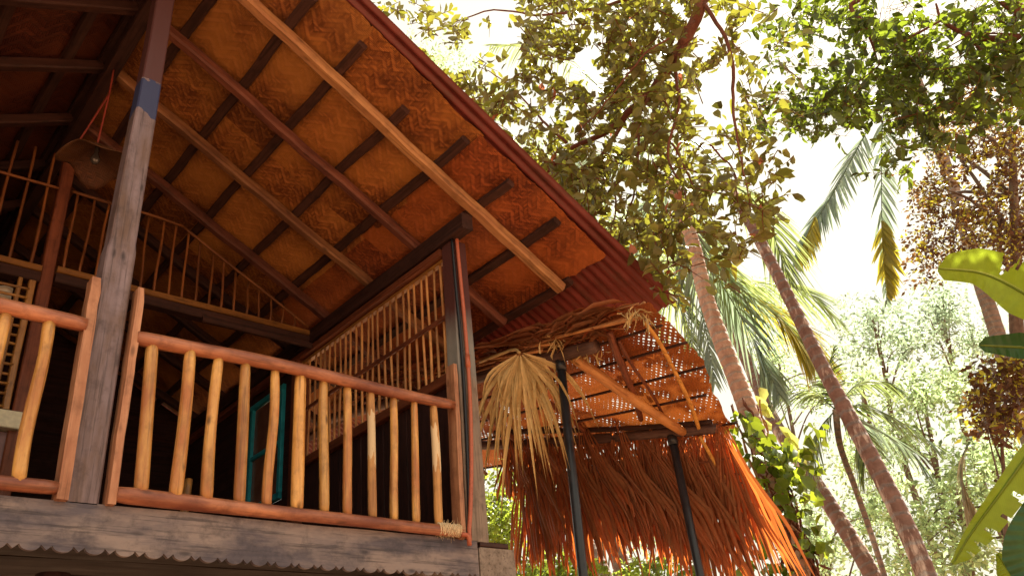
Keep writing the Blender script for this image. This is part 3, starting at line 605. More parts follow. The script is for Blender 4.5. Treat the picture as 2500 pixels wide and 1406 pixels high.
# lower beams and the two steel poles
b0, b1 = aw(1752, 1048, -.06), aw(1195, 1086, -.06)
stick('lower_beam', b0, b1+(b1-b0)*.35, .042, .046, M_dlog, awn, bend=.015, k=12, knob=.04)
stick('lower_beam', aw(1735, 1028, -.02), aw(1210, 1060, -.02), .02, .026, M_dark, awn, bend=.015, k=10)
def steel(u0, v0, lift, u1, v1):
    A = aw(u0, v0, lift); B = far(u1, v1, math.hypot(A[0], A[1])-.02); B = A+(B-A)*((A[2]+.1)/(A[2]-B[2]))
    o = tube('pole', [A, A+(B-A)*.33, A+(B-A)*.66, B], .0325, M_steel, awn, 16); tube('pole_collar', [A+(B-A)*.0, A+(B-A)*.02], .04, M_steel, o, 16); return A
steel(1368, 880, -.10, 1424, 1406); steel(1640, 1064, -.09, 1710, 1406)
# skirt of fan palm leaves hung below the lower beam
def fan(name, hub, down, nor, R, spread, nseg, split, droop, mat, parent, curl=.02, skew=0.0, lenvar=.15, wmul=1.0, grav=True):
    down = nrm(np.asarray(down, float)); nor = nrm(nor-down*(nor@down)); side = np.cross(nor, down); V, Fc = [], []
    th = np.linspace(-spread, spread, nseg+1)+skew
    for i in range(nseg):
        a0, a1 = th[i], th[i+1]; am = (a0+a1)/2; Rm = R*(1-.12*(abs(am-skew)/spread)**2)*(1+rng.normal(0, lenvar)); bend = rng.normal(0, curl); tw = rng.normal(0, curl); o = len(V)
        rs = split*R*(1+rng.normal(0, .08)); pl = .0038*wmul
        for r in np.concatenate([np.linspace(.03, rs, 4), np.linspace(rs, max(Rm, rs+.05), 6)[1:]]):
            f = max(0, (r-rs)/max(.05, Rm-rs)); hw = (a1-a0)/2*min(r, rs*(1+.25*f))*(1-f**2.2)*wmul + .0006
            dr = droop*f*f*R
            c = hub+r*(math.cos(am)*down+math.sin(am)*side)*(1-.0*f)
            if grav: c = c+np.array([0, 0, -1.0])*dr*.8 - side*math.sin(am)*dr*.5
            c = c+nor*(bend*f*R*2+(.02*math.sin(r*9+i)))+side*(tw*f*R)
            tq = tw*6*f; sd2 = side*math.cos(am)-down*math.sin(am); ac = sd2*math.cos(tq)+nor*math.sin(tq); up2 = np.cross(ac, down)
            V += [c-ac*hw+nor*pl*min(1, r/R*2), c-nor*pl*min(1, r/R*2), c+ac*hw+nor*pl*min(1, r/R*2)]
        for q in range(8):
            a = o+q*3; Fc += [(a, a+1, a+4, a+3), (a+1, a+2, a+5, a+4)]
    return meshobj(name, V, Fc, mat, parent, smooth=False)
HO = nrm(np.array([E2[0], E2[1], 0])); DN = nrm(HO*.62+np.array([0, 0, -.78])); DN0 = DN
NO = nrm(np.cross(E1, DN0)); NO = NO if NO @ HO > 0 else -NO
def fann(u, v, R, spread, nseg, split, skew, lift=0.0, lv=.08, dk=.0, out_=0.0):
    hub = aw(u, v, -.03)+NO*lift
    sgn = np.cross(NO, DN0) @ E1
    return fan('thatch_leaf', hub, nrm(DN0+HO*out_), NO, R, spread, nseg, split, .06, M_thatch, awn, curl=.009, skew=-skew*math.copysign(1, sgn), lenvar=lv)
# (hub u, v, radius, spread, segments, split, skew, lift, extra outward tilt)
fl = [(1243, 1092, .50, .95, 40, .86, 0, .04, -.2), (1205, 1085, .62, .5, 30, .8, .2, .08, -.3)]
for i, u in enumerate(np.linspace(1272, 1752, 21)):
    f = (u-1272)/480; R = np.interp(f, [0, .15, .3, .42, .55, .75, 1], [1.22, 1.25, 1.12, 1.05, 1.22, 1.36, 1.42])*rng.uniform(.9, 1.06)
    sk = np.interp(f, [0, .25, .45, .7, 1], [.05, .02, .0, -.2, -.44])+rng.normal(0, .16)
    fl.append((u+rng.normal(0, 5), 1085-.0636*(u-1200)-rng.uniform(2, 26), R, rng.uniform(.26, .46), int(rng.integers(15, 22)), np.interp(f, [0, .5, 1], [.86, .8, .55])*rng.uniform(.9, 1.05), sk, (i % 4)*.03, np.interp(f, [0, .2, .45, 1], [-.64, -.57, -.38, -.2])))
for i, u in enumerate(np.linspace(1225, 1745, 13)):
    f = (u-1225)/520; fl.append((u, 1085-.0636*(u-1200)-rng.uniform(22, 46), np.interp(f, [0, .3, 1], [.62, .82, .95]), .5, 13, .93, rng.normal(0, .08)-.5*f, .10+.02*(i % 2), np.interp(f, [0, .2, .45, 1], [-.6, -.54, -.38, -.2])))
for (u, v, R, sp_, nsg, spl_, sk_, li, ot) in fl: fann(u, v, R*.93, sp_, nsg, spl_, sk_, li, out_=ot)
# battens across the skirt and the hanging bamboo strip
def skp(u, v, k):                               # point k metres down the skirt under the beam point seen at (u, v)
    return aw(u, v, -.06)+DN0*k
for k, (ua, ub) in ((.24, (1480, 1748)), (.25, (1232, 1310)), (.47, (1232, 1745)), (.40, (1560, 1748))):
    va = 1085-.0636*(ua-1200); vb = 1085-.0636*(ub-1200)
    stick('batten', skp(ua, va, k)-NO*.03, skp(ub, vb, k)-NO*.03, .011, .010, M_red, awn, bend=.02, k=6)
tube('bamboo_strip', spline([skp(1712, 1052, .02)-NO*.05, skp(1712, 1052, .3)-NO*.05, skp(1716, 1052, .62)-NO*.04], 12), .016, M_strip, awn, 6)
for u in (1330, 1440, 1590): stick('pole_rafter', skp(u, 1075, 0)-NO*.02, skp(u+8, 1075, .6)-NO*.02, .014, .012, M_red, awn, bend=.02, k=6)
# long dried leaf hooked over the ridge, hanging towards the veranda
hub = aw(1268, 872, -.10)+np.array([-.05, -.06, 0])
dl = empty('dried_palm_leaf', hub, 'pale dried fan palm leaf hanging from the awning ridge beside the corner post', 'palm leaf')
sidev = nrm(np.array([.65, -.72, 0])); norv = np.array([-.7, -.7, .1])
fan('leaf_blade', hub, (0.05, -.05, -1), norv, .68, 1.15, 28, .33, .5, M_dryleaf, dl, curl=.07, lenvar=.2, wmul=1.25)
fan('leaf_blade', hub+np.array([.02, .03, .01]), (0.0, 0, -1), norv, .66, .8, 20, .45, .4, M_dryleaf, dl, curl=.09, lenvar=.25, wmul=1.1)
tube('leaf_stalk', spline([hub, hub+np.array([.02, .1, .07]), hub+np.array([.03, .5, .13])], 8), .012, M_dryleaf, dl, 6)
h2 = skp(1252, 1088, .28)
d2 = empty('dry_leaf_strip', h2, 'narrow pale dry leaf hanging below the left end of the thatch', 'leaf')
fan('leaf_blade', h2, (0, 0, -1), norv, .78, .12, 5, .5, .05, M_dryleaf, d2, curl=.03, lenvar=.2, wmul=1.6)
# ================================================================== VEGETATION
def proj(P):
    q = (np.asarray(P)-CAMP) @ CAMR.T; return np.c_[CX+F_*q[:, 0]/q[:, 2], CY+F_*q[:, 1]/q[:, 2]]
def ell(regs, n, soft=False):
    w = np.array([r[2]*r[3]*(r[4] if len(r) > 4 else 1) for r in regs], float); idx = rng.choice(len(regs), n, p=w/w.sum())
    a = rng.uniform(0, 2*math.pi, n); q = np.abs(rng.normal(0, .62, n)) if soft else np.sqrt(rng.uniform(0, 1, n)); R = np.array([r[:4] for r in regs])[idx]
    return R[:, 0]+R[:, 2]*q*np.cos(a), R[:, 1]+R[:, 3]*q*np.sin(a)
def inside(uv, els, grow=1.0):
    m_ = np.zeros(len(uv), bool)
    for (x, y, a, c) in els: m_ |= ((uv[:, 0]-x)/(a*grow))**2+((uv[:, 1]-y)/(c*grow))**2 < 1
    return m_
def farv(u, v, R):
    d = np.c_[(u-CX)/F_, (v-CY)/F_, np.ones(len(u))] @ CAMR; return CAMP+d*(R/np.hypot(d[:, 0], d[:, 1]))[:, None]
def sprays(C, tl, nl, L, wr, droop=.25, flat=.6):
    """leafy twigs: returns leaf arrays and twig segments"""
    P, D, N, LL, WW, tw = [], [], [], [], [], []
    for c in C:
        d = nrm(rng.normal(0, 1, 3)*np.array([1, 1, .5])+np.array([0, 0, -droop])); l = tl*rng.uniform(.6, 1.3); k = max(3, int(nl*rng.uniform(.7, 1.3)))
        up = nrm(np.array([0, 0, 1.0])*flat+rng.normal(0, .5, 3)); s = nrm(np.cross(up, d)); tw.append((c-d*l*.3, c+d*l*.7))
        for i in range(k):
            f = i/(k-1) if k > 1 else 0; sg = 1 if i % 2 else -1
            if i == k-1: sg = 0
            P.append(c+d*l*(f-.3)); D.append(d*(.55+.3*f)+s*sg*.8+rng.normal(0, .22, 3)-np.array([0, 0, .12])); N.append(up+rng.normal(0, .38, 3)); q = L*rng.uniform(.45, 1.25); LL.append(q); WW.append(q*wr*rng.uniform(.8, 1.2))
    return np.array(P), np.array(D), np.array(N), np.array(LL), np.array(WW), tw
M_lv1 = leafmat('olive_leaf', (.085, .078, .022), (.28, .235, .08), (.42, .42, .04), .32, .42, .4, dry=(.45, .14, .06), dryf=.008)
M_lv2 = leafmat('green_leaf', (.016, .026, .008), (.06, .07, .02), (.34, .44, .03), .36, .4, .4)
M_lv3 = leafmat('russet_leaf', (.05, .018, .014), (.14, .05, .03), (.32, .15, .03), .32, .4, .4, dry=(.50, .46, .04), dryf=.22)
M_lv4 = leafmat('haze_pale_green_leaf', (.13, .22, .10), (.40, .50, .28), (.66, .86, .40), .58, .4, .3)  # leaf colour paled to give far trees their haze and glare
M_lv5 = leafmat('haze_blue_green_leaf', (.09, .15, .11), (.34, .44, .34), (.60, .76, .48), .55, .35, .5)  # distance haze put into the pale leaf colour here too
M_lv6 = leafmat('bush_leaf', (.08, .13, .02), (.18, .24, .05), (.5, .62, .06), .5, .4, .4)
M_twig = barkmat('red_brown_twig', (.09, .03, .02), (.2, .07, .04), (.25, .12, .08))
M_bark = barkmat('grey_brown_bark', (.09, .055, .04), (.2, .13, .1), (.32, .27, .22))
M_palm = barkmat('ringed_palm_bark', (.30, .17, .125), (.52, .33, .25), (.64, .50, .40), .12, .4)
M_palm2 = barkmat('lichen_palm_bark', (.13, .075, .062), (.26, .155, .13), (.64, .52, .46), .14, .9)
M_palm3 = barkmat('dark_palm_bark', (.15, .10, .08), (.30, .21, .17), (.5, .42, .36), .11, .4)
M_frond = leafmat('palm_leaflet', (.08, .14, .08), (.20, .28, .15), (.50, .60, .18), .46, .3, .6)
M_frondy = leafmat('yellowing_leaflet', (.30, .28, .04), (.46, .40, .06), (.72, .60, .05), .5, .35, .4)
M_frondb = leafmat('blue_palm_leaflet', (.14, .20, .17), (.28, .36, .29), (.36, .46, .28), .4, .25, .6)
M_frondd = leafmat('dead_frond', (.30, .24, .15), (.45, .37, .25), (.35, .28, .15), .3, .5, .3)
def bananamat(name, c1, c2, tl, transl):
    m = leafmat(name, c1, c2, tl, transl, .32, .5); nt = m.node_tree; uv = nd(nt, 'UVMap').outputs[0]; sp = nd(nt, 'SeparateXYZ', {0: uv}); tc = nd(nt, 'TexCoord')
    x = mth(nt, 'ADD', mth(nt, 'MULTIPLY', sp.outputs[1], 95.0), mth(nt, 'MULTIPLY', sp.outputs[0], -9.0)); ns = nd(nt, 'TexNoise', {'Vector': tc.outputs['Object'], 'Scale': 7.0, 'Detail': 5.0}).outputs[0]
    ln = ramp(nt, mth(nt, 'ABSOLUTE', mth(nt, 'SUBTRACT', mth(nt, 'FRACT', mth(nt, 'ADD', x, ns)), .5)), (0.0, .2), (.28, 0.0))
    edge = ramp(nt, mth(nt, 'ADD', sp.outputs[0], mth(nt, 'MULTIPLY', ns, .25)), (1.06, 0.0), (1.14, 1.0)); mid = ramp(nt, sp.outputs[0], (.0, .7), (.09, 0.0)); bl = ramp(nt, ns, (.6, 0.0), (.75, .25))
    for n in list(nt.nodes):
        if n.type in ('BSDF_PRINCIPLED', 'BSDF_TRANSLUCENT'):
            s = n.inputs[0]; src = s.links[0].from_socket
            col = mixc(nt, ln, src, c4([q*.45 for q in c1])); col = mixc(nt, bl, col, c4([c1[0]*.75, c1[1]*.6, c1[2]])); col = mixc(nt, edge, col, (.16, .08, .02, 1)); col = mixc(nt, mid, col, (.55, .52, .16, 1)); nt.links.new(col, s)
    b = nt.nodes['Principled BSDF']; bp = nd(nt, 'Bump', {'Height': ln, 'Strength': .3, 'Distance': .005}); nt.links.new(bp.outputs[0], b.inputs['Normal']); return m
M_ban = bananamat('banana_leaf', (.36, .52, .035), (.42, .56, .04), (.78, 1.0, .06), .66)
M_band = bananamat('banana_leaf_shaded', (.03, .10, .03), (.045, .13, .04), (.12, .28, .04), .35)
M_poth = leafmat('pothos_leaf', (.03, .08, .012), (.14, .22, .02), (.42, .50, .03), .45, .25, .6)
def ground_down(p0, p1):                       # carry a trunk on from p1 down to the ground
    d = p1-p0; d = d/max(.2, -d[2]) if d[2] < -.05 else np.array([0, 0, -1.0]); d[2] = -1; d[:2] *= .6
    return [p1+d*(p1[2]+.15)*f for f in (.5, 1.0)]

# ---------- big tree whose boughs hang over the roof
def on_roof(uv): return uv[:, 1] > (uv[:, 0]-868)*1.012-6
bt = empty('overhanging_tree', (5.6, -2.6, 0), 'large broadleaved tree with reddish boughs and olive leaves hanging down over the roof edge', 'tree')
q0 = far(1745, -120, 5.6)
tube('trunk', spline([(5.6, -2.6, -.1), (5.5, -2.4, 3), (5.3, -1.6, 6.0), q0+np.array([0, -1.0, 1.0]), q0], 24), np.linspace(.2, .07, 24), M_twig, bt, 12)
BR = [([(1745, -120, 5.6), (1715, 0, 5.6), (1672, 110, 5.7), (1600, 215, 5.8), (1530, 280, 5.9), (1470, 330, 6.0), (1385, 375, 6.1), (1290, 470, 6.3)], .062, .012),
      ([(1530, 280, 5.9), (1490, 350, 6.0), (1440, 410, 6.0), (1415, 430, 6.1), (1420, 560, 6.0)], .022, .005), ([(1600, 215, 5.8), (1560, 300, 5.7), (1555, 420, 5.7), (1540, 500, 5.8), (1500, 600, 5.8)], .016, .005),
      ([(1385, 345, 6.1), (1320, 290, 6.4), (1250, 215, 6.7), (1170, 160, 7.0)], .016, .004), ([(1672, 110, 5.7), (1650, 170, 5.6), (1660, 260, 5.5), (1630, 380, 5.5), (1670, 470, 5.5), (1655, 590, 5.5)], .018, .005),
      ([(1690, 60, 5.6), (1620, 100, 5.3), (1560, 140, 5.2), (1480, 250, 5.3), (1400, 330, 5.5)], .010, .004), ([(1640, 350, 5.5), (1690, 460, 5.6), (1700, 540, 5.6)], .010, .004), ([(1715, 0, 5.6), (1785, 120, 5.5), (1790, 260, 5.5), (1810, 380, 5.6), (1830, 480, 5.7)], .02, .005),
      ([(1715, 0, 5.6), (1600, -20, 5.8), (1450, 20, 6.2), (1330, 40, 6.5), (1200, 30, 7.0), (1050, 80, 7.5)], .025, .006), ([(1730, 350, 5.6), (1790, 420, 5.7), (1800, 500, 5.8)], .009, .004), ([(1500, 440, 5.8), (1490, 540, 5.8), (1480, 620, 5.9)], .009, .004)]
for pts, r0, r1 in BR:
    sp_ = spline([far(*p) for p in pts], len(pts)*5); sp_ = sp_+np.c_[wobble(len(sp_), .02), wobble(len(sp_), .02), wobble(len(sp_), .02)]
    tube('branch', sp_, np.linspace(r0, r1, len(sp_)), M_twig, bt, 8)
REG = [(1400, 40, 210, 110, 1.2), (1620, 90, 170, 130, 1.1), (1740, 40, 110, 90), (1330, 180, 120, 110, .9), (1470, 330, 220, 120, 1.1), (1560, 230, 130, 120, 1.2), (1660, 330, 110, 130, .8), (1530, 470, 210, 120, 1.2), (1720, 510, 120, 120, 1.0), (1640, 590, 130, 90, .8), (1830, 450, 70, 110, .6), (1460, 590, 70, 70, 1.0), (1600, 690, 60, 60, .5), (1740, 640, 80, 90, .6), (1800, 180, 80, 190, .5), (1870, 260, 90, 200, .16), (1900, 60, 70, 60, .3), (1880, 420, 60, 60, .3), (1390, 440, 90, 90, 1.1),
       (1060, 70, 160, 80, .55), (1190, 210, 110, 80, .65), (1000, 30, 110, 50, .55), (1240, 320, 80, 80, .9), (1110, 200, 60, 70, .6), (1330, 420, 70, 80, 1.1), (1400, 520, 60, 70, 1.1), (1540, 620, 90, 80, 1.0), (1480, 120, 260, 150, .8), (1850, 330, 70, 60, .3), (1890, 520, 40, 60, .3)]
HOL = [(1405, 175, 46, 30), (1450, 205, 30, 40), (1435, 135, 34, 18), (1700, 68, 34, 42), (1745, 60, 32, 32), (1758, 195, 52, 34), (1722, 120, 24, 34), (1640, 193, 16, 22), (1735, 255, 44, 44), (1770, 290, 40, 30), (1425, 42, 22, 12), (1230, 60, 32, 75), (1180, 100, 50, 30), (960, 75, 60, 26), (1110, 150, 60, 30), (1255, 130, 20, 60), (1760, 365, 40, 22), (1835, 90, 30, 50), (1750, 425, 16, 18), (1470, 175, 22, 12), (1662, 25, 14, 16), (1565, 500, 12, 14), (1425, 650, 22, 22), (1820, 560, 20, 24)]
HOL += [(rng.uniform(1200, 1850), rng.uniform(0, 640), q, q*rng.uniform(.6, 1.3)) for q in rng.uniform(5, 15, 230)]+[(1712, 650, 26, 80), (1690, 590, 24, 40), (1890, 650, 40, 60)]
u, v = ell(REG, 1380); R = rng.uniform(5.3, 6.9, len(u))+np.clip((1250-u)/400, 0, 1)*.9
keep = ~on_roof(np.c_[u-16, v]); C = farv(u, v, R)[keep]
P, D, N, LL, WW, tw = sprays(C, .25, 7, .122, .5)
uv = proj(P+nrm(D)*LL[:, None]*.6); k = ~(inside(uv, HOL) & (rng.uniform(size=len(uv)) < .96)); k &= ~((on_roof(uv+np.array([-10, 0]))) & (np.linalg.norm(P-CAMP, axis=1) < 8.5))
twc = proj(np.array([(a+b_)/2 for a, b_ in tw])); twk = ~inside(twc, HOL, 1.1) & ~on_roof(twc+np.array([-40, 0]))
leaves('foliage', P[k], D[k], N[k], LL[k], WW[k], M_lv1, bt, twig=([t for t, q in zip(tw, twk) if q], .0055, M_twig))

# ---------- tree behind on the right with sunlit leaves
rt = empty('green_tree', far(2900, 1500, 9.5)*np.array([1, 1, 0]), 'broadleaved tree with dark and sunlit green leaves at the top right', 'tree')
base = far(2900, 1500, 9.5)*np.array([1, 1, 0])
tube('trunk', spline([base+np.array([0, 0, -.1]), base+np.array([.1, .1, 4]), far(2760, 300, 9.3), far(2560, 60, 9.0)], 16), np.linspace(.22, .09, 16), M_bark, rt, 12)
for pts, r0, r1 in [([(2560, 60, 9.0), (2480, 20, 8.8), (2400, -40, 8.7)], .09, .05), ([(2560, 90, 9), (2420, 95, 8.8), (2350, 80, 8.7), (2300, 50, 8.6), (2285, 10, 8.6)], .045, .012), ([(2350, 80, 8.7), (2400, 130, 8.6), (2430, 190, 8.5)], .02, .006), ([(2400, -40, 8.7), (2200, -20, 8.6), (2080, 10, 8.6), (2110, 60, 8.6), (2130, 110, 8.6), (2145, 160, 8.6)], .04, .008), ([(2300, 50, 8.6), (2210, 100, 8.5), (2170, 140, 8.5), (2060, 230, 8.5)], .014, .005), ([(2430, 190, 8.5), (2300, 260, 8.4), (2150, 300, 8.4)], .01, .004), ([(2500, 85, 8.9), (2380, 86, 8.7), (2290, 130, 8.6)], .012, .005)]:
    sp_ = spline([far(*p) for p in pts], len(pts)*5); tube('branch', sp_, np.linspace(r0, r1, len(sp_)), M_twig, rt, 8)
REG = [(2090, 20, 150, 50, 1.0), (2160, 90, 120, 80, 1.0), (2350, 110, 170, 90, 1.0), (2450, 180, 110, 80, 1.0), (2130, 170, 100, 80, 1.0), (2280, 200, 140, 70, 1.1), (2110, 240, 110, 60, 1.0), (2280, 280, 120, 60, 1.0), (2230, 330, 80, 50, .8), (2030, 270, 70, 40, .6), (1960, 260, 50, 50, .35), (1960, 30, 50, 40, .5), (2470, 60, 70, 70, 1.0), (2420, 20, 100, 40, .6), (1960, 170, 90, 130, .5), (1910, 300, 80, 70, .6), (2000, 300, 90, 50, .8), (1880, 60, 60, 60, .4), (2180, 400, 60, 30, .4), (2480, 280, 50, 50, .5), (2330, 370, 40, 30, .4)]
HOL = [(2160, 30, 24, 36), (2200, 15, 40, 22), (2280, 25, 30, 20), (2370, 12, 30, 14), (2000, 130, 30, 40), (2330, 150, 14, 20), (2275, 232, 12, 10), (1935, 150, 22, 30), (2060, 330, 40, 22), (2310, 310, 24, 18), (2150, 165, 12, 12)]
HOL += [(rng.uniform(1900, 2500), rng.uniform(0, 380), q, q*rng.uniform(.6, 1.3)) for q in rng.uniform(7, 18, 70)]
u, v = ell(REG, 960); R = rng.uniform(7.9, 10.2, len(u)); P, D, N, LL, WW, tw = sprays(farv(u, v, R), .28, 7, .135, .52)
uv = proj(P+nrm(D)*LL[:, None]*.6); k = ~(inside(uv, HOL) & (rng.uniform(size=len(uv)) < .95))
leaves('foliage', P[k], D[k], N[k], LL[k], WW[k], M_lv2, rt, twig=(tw, .004, M_twig))

def simple_tree(name, label, regs, hol, n, R0, R1, L, wr, mat, trunk_px, tr_r, group=None, tl=.3, nl=7, simple=True, cat='tree', tw_r=.005, bark=None, dens=1.0):
    b0 = far(*trunk_px[-1]); base = np.array([b0[0], b0[1], 0]); t = empty(name, base, label, cat, group)
    pts = [far(*p) for p in trunk_px]; pts = pts + ([base*.5+pts[-1]*.5, base+np.array([0, 0, -.1])] if pts[-1][2] > .3 else [base+np.array([0, 0, -.1])])
    sp_ = spline(pts, 22); tube('trunk', sp_, np.linspace(tr_r*.3, tr_r, 22), bark or M_bark, t, 8)
    u, v = ell(regs, n, cat == 'tree' and simple and L > .12); R = rng.uniform(R0, R1, n); P, D, N, LL, WW, tw = sprays(farv(u, v, R), tl, nl, L, wr)
    if hol:
        uv = proj(P); k = ~(inside(uv, hol) & (rng.uniform(size=len(uv)) < .95)); P, D, N, LL, WW = P[k], D[k], N[k], LL[k], WW[k]
    P[:, 2] = np.maximum(P[:, 2], .05)
    leaves('foliage', P, D, N, LL, WW, mat, t, simple=simple)
    for k in range(7):
        c = int(rng.integers(len(u))); q = farv(u[c:c+1], v[c:c+1], R[c:c+1])[0]; a = sp_[int(rng.integers(1, 9))]
        mid = (a+q)/2+np.array([0, 0, .2]); tube('branch', spline([a, mid, q], 10), np.linspace(tr_r*.25, tr_r*.07, 10), bark or M_bark, t, 6)
    return t
# russet creeper-clad tree at the right edge
simple_tree('russet_tree', 'tall tree clad in small russet and yellow green leaves at the right edge', [(2400, 330, 120, 120, 1.1), (2460, 470, 80, 150, 1.2), (2330, 430, 110, 110, .8), (2300, 560, 90, 80, .8), (2400, 570, 100, 80, 1.0), (2270, 640, 50, 60, .8), (2480, 600, 60, 60, 1.0), (2310, 300, 60, 50, .5), (2260, 480, 40, 60, .6)],
            [(2390, 430, 34, 26), (2345, 470, 30, 18), (2320, 390, 20, 14), (2420, 400, 16, 20), (2240, 420, 20, 30)], 1500, 11.5, 14, .085, .6, M_lv3, [(2470, 330, 12.6), (2480, 600, 12.6), (2500, 900, 12.6)], .16, tl=.3, nl=8)
simple_tree('russet_shrub', 'dark russet leaved shrub below the banana leaves at the right edge', [(2450, 960, 70, 70, 1), (2400, 1000, 40, 60, .8), (2480, 900, 40, 50, 1), (2390, 900, 30, 40, .5), (2470, 1040, 50, 30, .8)], None, 330, 10.5, 12, .11, .6, M_lv3, [(2440, 980, 11.2), (2450, 1150, 11.2), (2470, 1400, 11.2)], .05, tl=.25, nl=7, cat='shrub')
# palm trunks, fronds
def palm(name, label, px, r, mat, crown=None, group='coconut palms behind the awning'):
    pts = [far(*p) for p in px]; pts += ground_down(pts[-2], pts[-1]); sp_ = spline(pts, 240); base = sp_[-1]*np.array([1, 1, 0])
    t = empty(name, base, label, 'palm tree', group); rad = np.interp(np.linspace(0, 1, 240), [0, .5, 1], [r*.78, r*.97, r*1.18])*(1+wobble(240, .02)+.035*((np.arange(240)/5.0+wobble(240, .4)) % 1.0))
    tube('trunk', sp_, rad, mat, t, 18); return t, sp_
def frond(name, pts, ll, n, mat, parent, both=(1, 1), drp=.35, w=.03, ang=.75, rr_=.016, stalk=0.08, up=(0, 0, 1), hang=.25):
    """a feather leaf: stalk along pts, leaflets on both sides"""
    sp_ = spline(pts, 40); tube(name+'_stalk', sp_, np.linspace(rr_, rr_*.2, 40), M_frondy if mat is M_frondy else M_frond, parent, 6)
    T = nrm(np.gradient(sp_, axis=0)); V, Fc = [], []
    for i in range(n):
        f = stalk+(1-stalk)*(i/(n-1)); x = f*39; k = min(38, int(x)); p = sp_[k]*(1-(x-k))+sp_[k+1]*(x-k); t = T[k]
        s = nrm(np.cross(t, np.array(up)+rng.normal(0, .05, 3))); nn = np.cross(s, t); l0 = ll*(math.sin(math.pi*min(1, .18+.78*f))**.7)*rng.uniform(.85, 1.1)
        for sg, on_ in ((1, both[0]), (-1, both[1])):
            if rng.uniform() > on_: continue
            a = ang*(1-.35*f)+rng.normal(0, .07); d = nrm(t*math.cos(a)*1.0+s*sg*math.sin(a)*1.0+nn*rng.normal(.1, .08)-np.array([0, 0, hang])); l = l0*rng.uniform(.9, 1.05); o = len(V); wv = nrm(np.cross(d, nn*1.0+rng.normal(0, .25, 3)))
            for g, ww in ((0, .6), (.3, 1), (.65, .75), (1, .05)):
                c = p+d*l*g-np.array([0, 0, 1.0])*drp*l*g*g; V += [c-wv*w*ww/2, c+wv*w*ww/2]
            Fc += [(o+2*q, o+2*q+1, o+2*q+3, o+2*q+2) for q in range(3)]
    return meshobj(name, V, Fc, mat, parent)
pA, tA = palm('coconut_palm', 'coconut palm with a thick ringed reddish trunk and hanging fronds right of the awning', [(1640, 440, 10.4), (1690, 590, 10.3), (1722, 720, 10.2), (1760, 830, 10.1), (1795, 920, 10.05), (1832, 1020, 10), (1880, 1160, 9.95), (1925, 1290, 9.9), (1965, 1406, 9.9)], .118, M_palm)
pB, tB = palm('coconut_palm', 'slender leaning coconut palm with pale lichen streaks along its trunk', [(1770, 440, 9.3), (1840, 560, 9.2), (1925, 725, 9.0), (2000, 880, 8.8), (2050, 975, 8.7), (2115, 1095, 8.6), (2190, 1240, 8.5), (2262, 1406, 8.4)], .080, M_palm2)
pC, tC = palm('coconut_palm', 'thin coconut palm trunk half hidden behind the thick ringed one', [(1735, 690, 14.6), (1775, 775, 14.5), (1825, 885, 14.3), (1893, 1035, 14), (1985, 1170, 13.8), (2062, 1290, 13.6), (2130, 1406, 13.5)], .115, M_palm2)
pD, tD = palm('coconut_palm', 'short grey coconut palm trunk seen under the fringe of thatch near the left pole', [(1480, 1180, 12.2), (1497, 1290, 12.1), (1522, 1406, 12)], .12, M_palm3)
pE, tE = palm('coconut_palm', 'leaning pale palm trunk under the thatch between the two black poles', [(1380, 1210, 15.2), (1425, 1310, 15), (1478, 1406, 14.8)], .12, M_palm3)
pF, tF = palm('coconut_palm', 'coconut palm with a curved trunk and long hanging fronds behind the banana leaves', [(2235, 190, 15.4), (2330, 470, 15.3), (2385, 660, 15.2), (2430, 800, 15.1), (2490, 1000, 15), (2560, 1200, 15)], .13, M_palm3)
fr3 = lambda L: [far(*p) for p in L]
frond('frond', fr3([(1655, 470, 10.4), (1680, 560, 10.9), (1690, 660, 11.2), (1722, 800, 11.2), (1745, 930, 11.0)]), .75, 46, M_frondb, pA, drp=.5, hang=.3, w=.035)
frond('frond', fr3([(1655, 470, 10.4), (1700, 590, 11.3), (1790, 690, 12), (1905, 780, 12.2), (1985, 885, 12.2)]), .95, 64, M_frond, pA, drp=.4, w=.025)
frond('frond', fr3([(1870, 745, 12.25), (1915, 785, 12.18), (1955, 835, 12.1), (1985, 885, 12.0)]), .8, 40, M_frondy, pA, drp=.4, w=.045)
frond('frond', fr3([(1655, 470, 10.4), (1720, 620, 11.6), (1790, 740, 12.3), (1850, 850, 12.4), (1900, 960, 12.2)]), .9, 60, M_frondb, pA, drp=.35, w=.05)
frond('frond', fr3([(1655, 470, 10.4), (1630, 600, 11.2), (1640, 700, 11.6), (1672, 770, 11.7), (1695, 880, 11.6)]), .8, 60, M_frond, pA, drp=.4, w=.025)
frond('frond', fr3([(1640, 460, 10.4), (1590, 500, 10.8), (1560, 560, 11.2), (1570, 650, 11.4), (1600, 740, 11.4)]), .8, 56, M_frondb, pA, drp=.4, w=.035)
frond('frond', fr3([(1640, 440, 10.4), (1520, 380, 10.5), (1400, 420, 10.8), (1330, 520, 11)]), .8, 56, M_frondb, pA, drp=.4, w=.035)
frond('frond', fr3([(1640, 440, 10.4), (1500, 250, 10.6), (1350, 130, 11), (1200, 110, 11.5)]), .9, 60, M_frond, pA, drp=.4, w=.03)
frond('frond', fr3([(1640, 440, 10.4), (1600, 200, 10.8), (1480, 20, 11.2), (1300, -80, 11.5)]), .9, 60, M_frond, pA, drp=.4, w=.03)
frond('frond', fr3([(1770, 440, 9.3), (1830, 480, 9.6), (1875, 540, 9.9), (1905, 620, 10), (1930, 690, 10)]), .7, 56, M_frond, pB, drp=.5, hang=.4, w=.02)
frond('frond', fr3([(1770, 440, 9.3), (1700, 350, 9.6), (1600, 330, 9.9), (1500, 390, 10.2)]), .7, 46, M_frond, pB, drp=.5, w=.03)
frond('frond', fr3([(1735, 690, 14.6), (1850, 690, 14.8), (1960, 710, 15), (2050, 780, 15)]), 1.0, 56, M_frond, pC, drp=.4, w=.04)
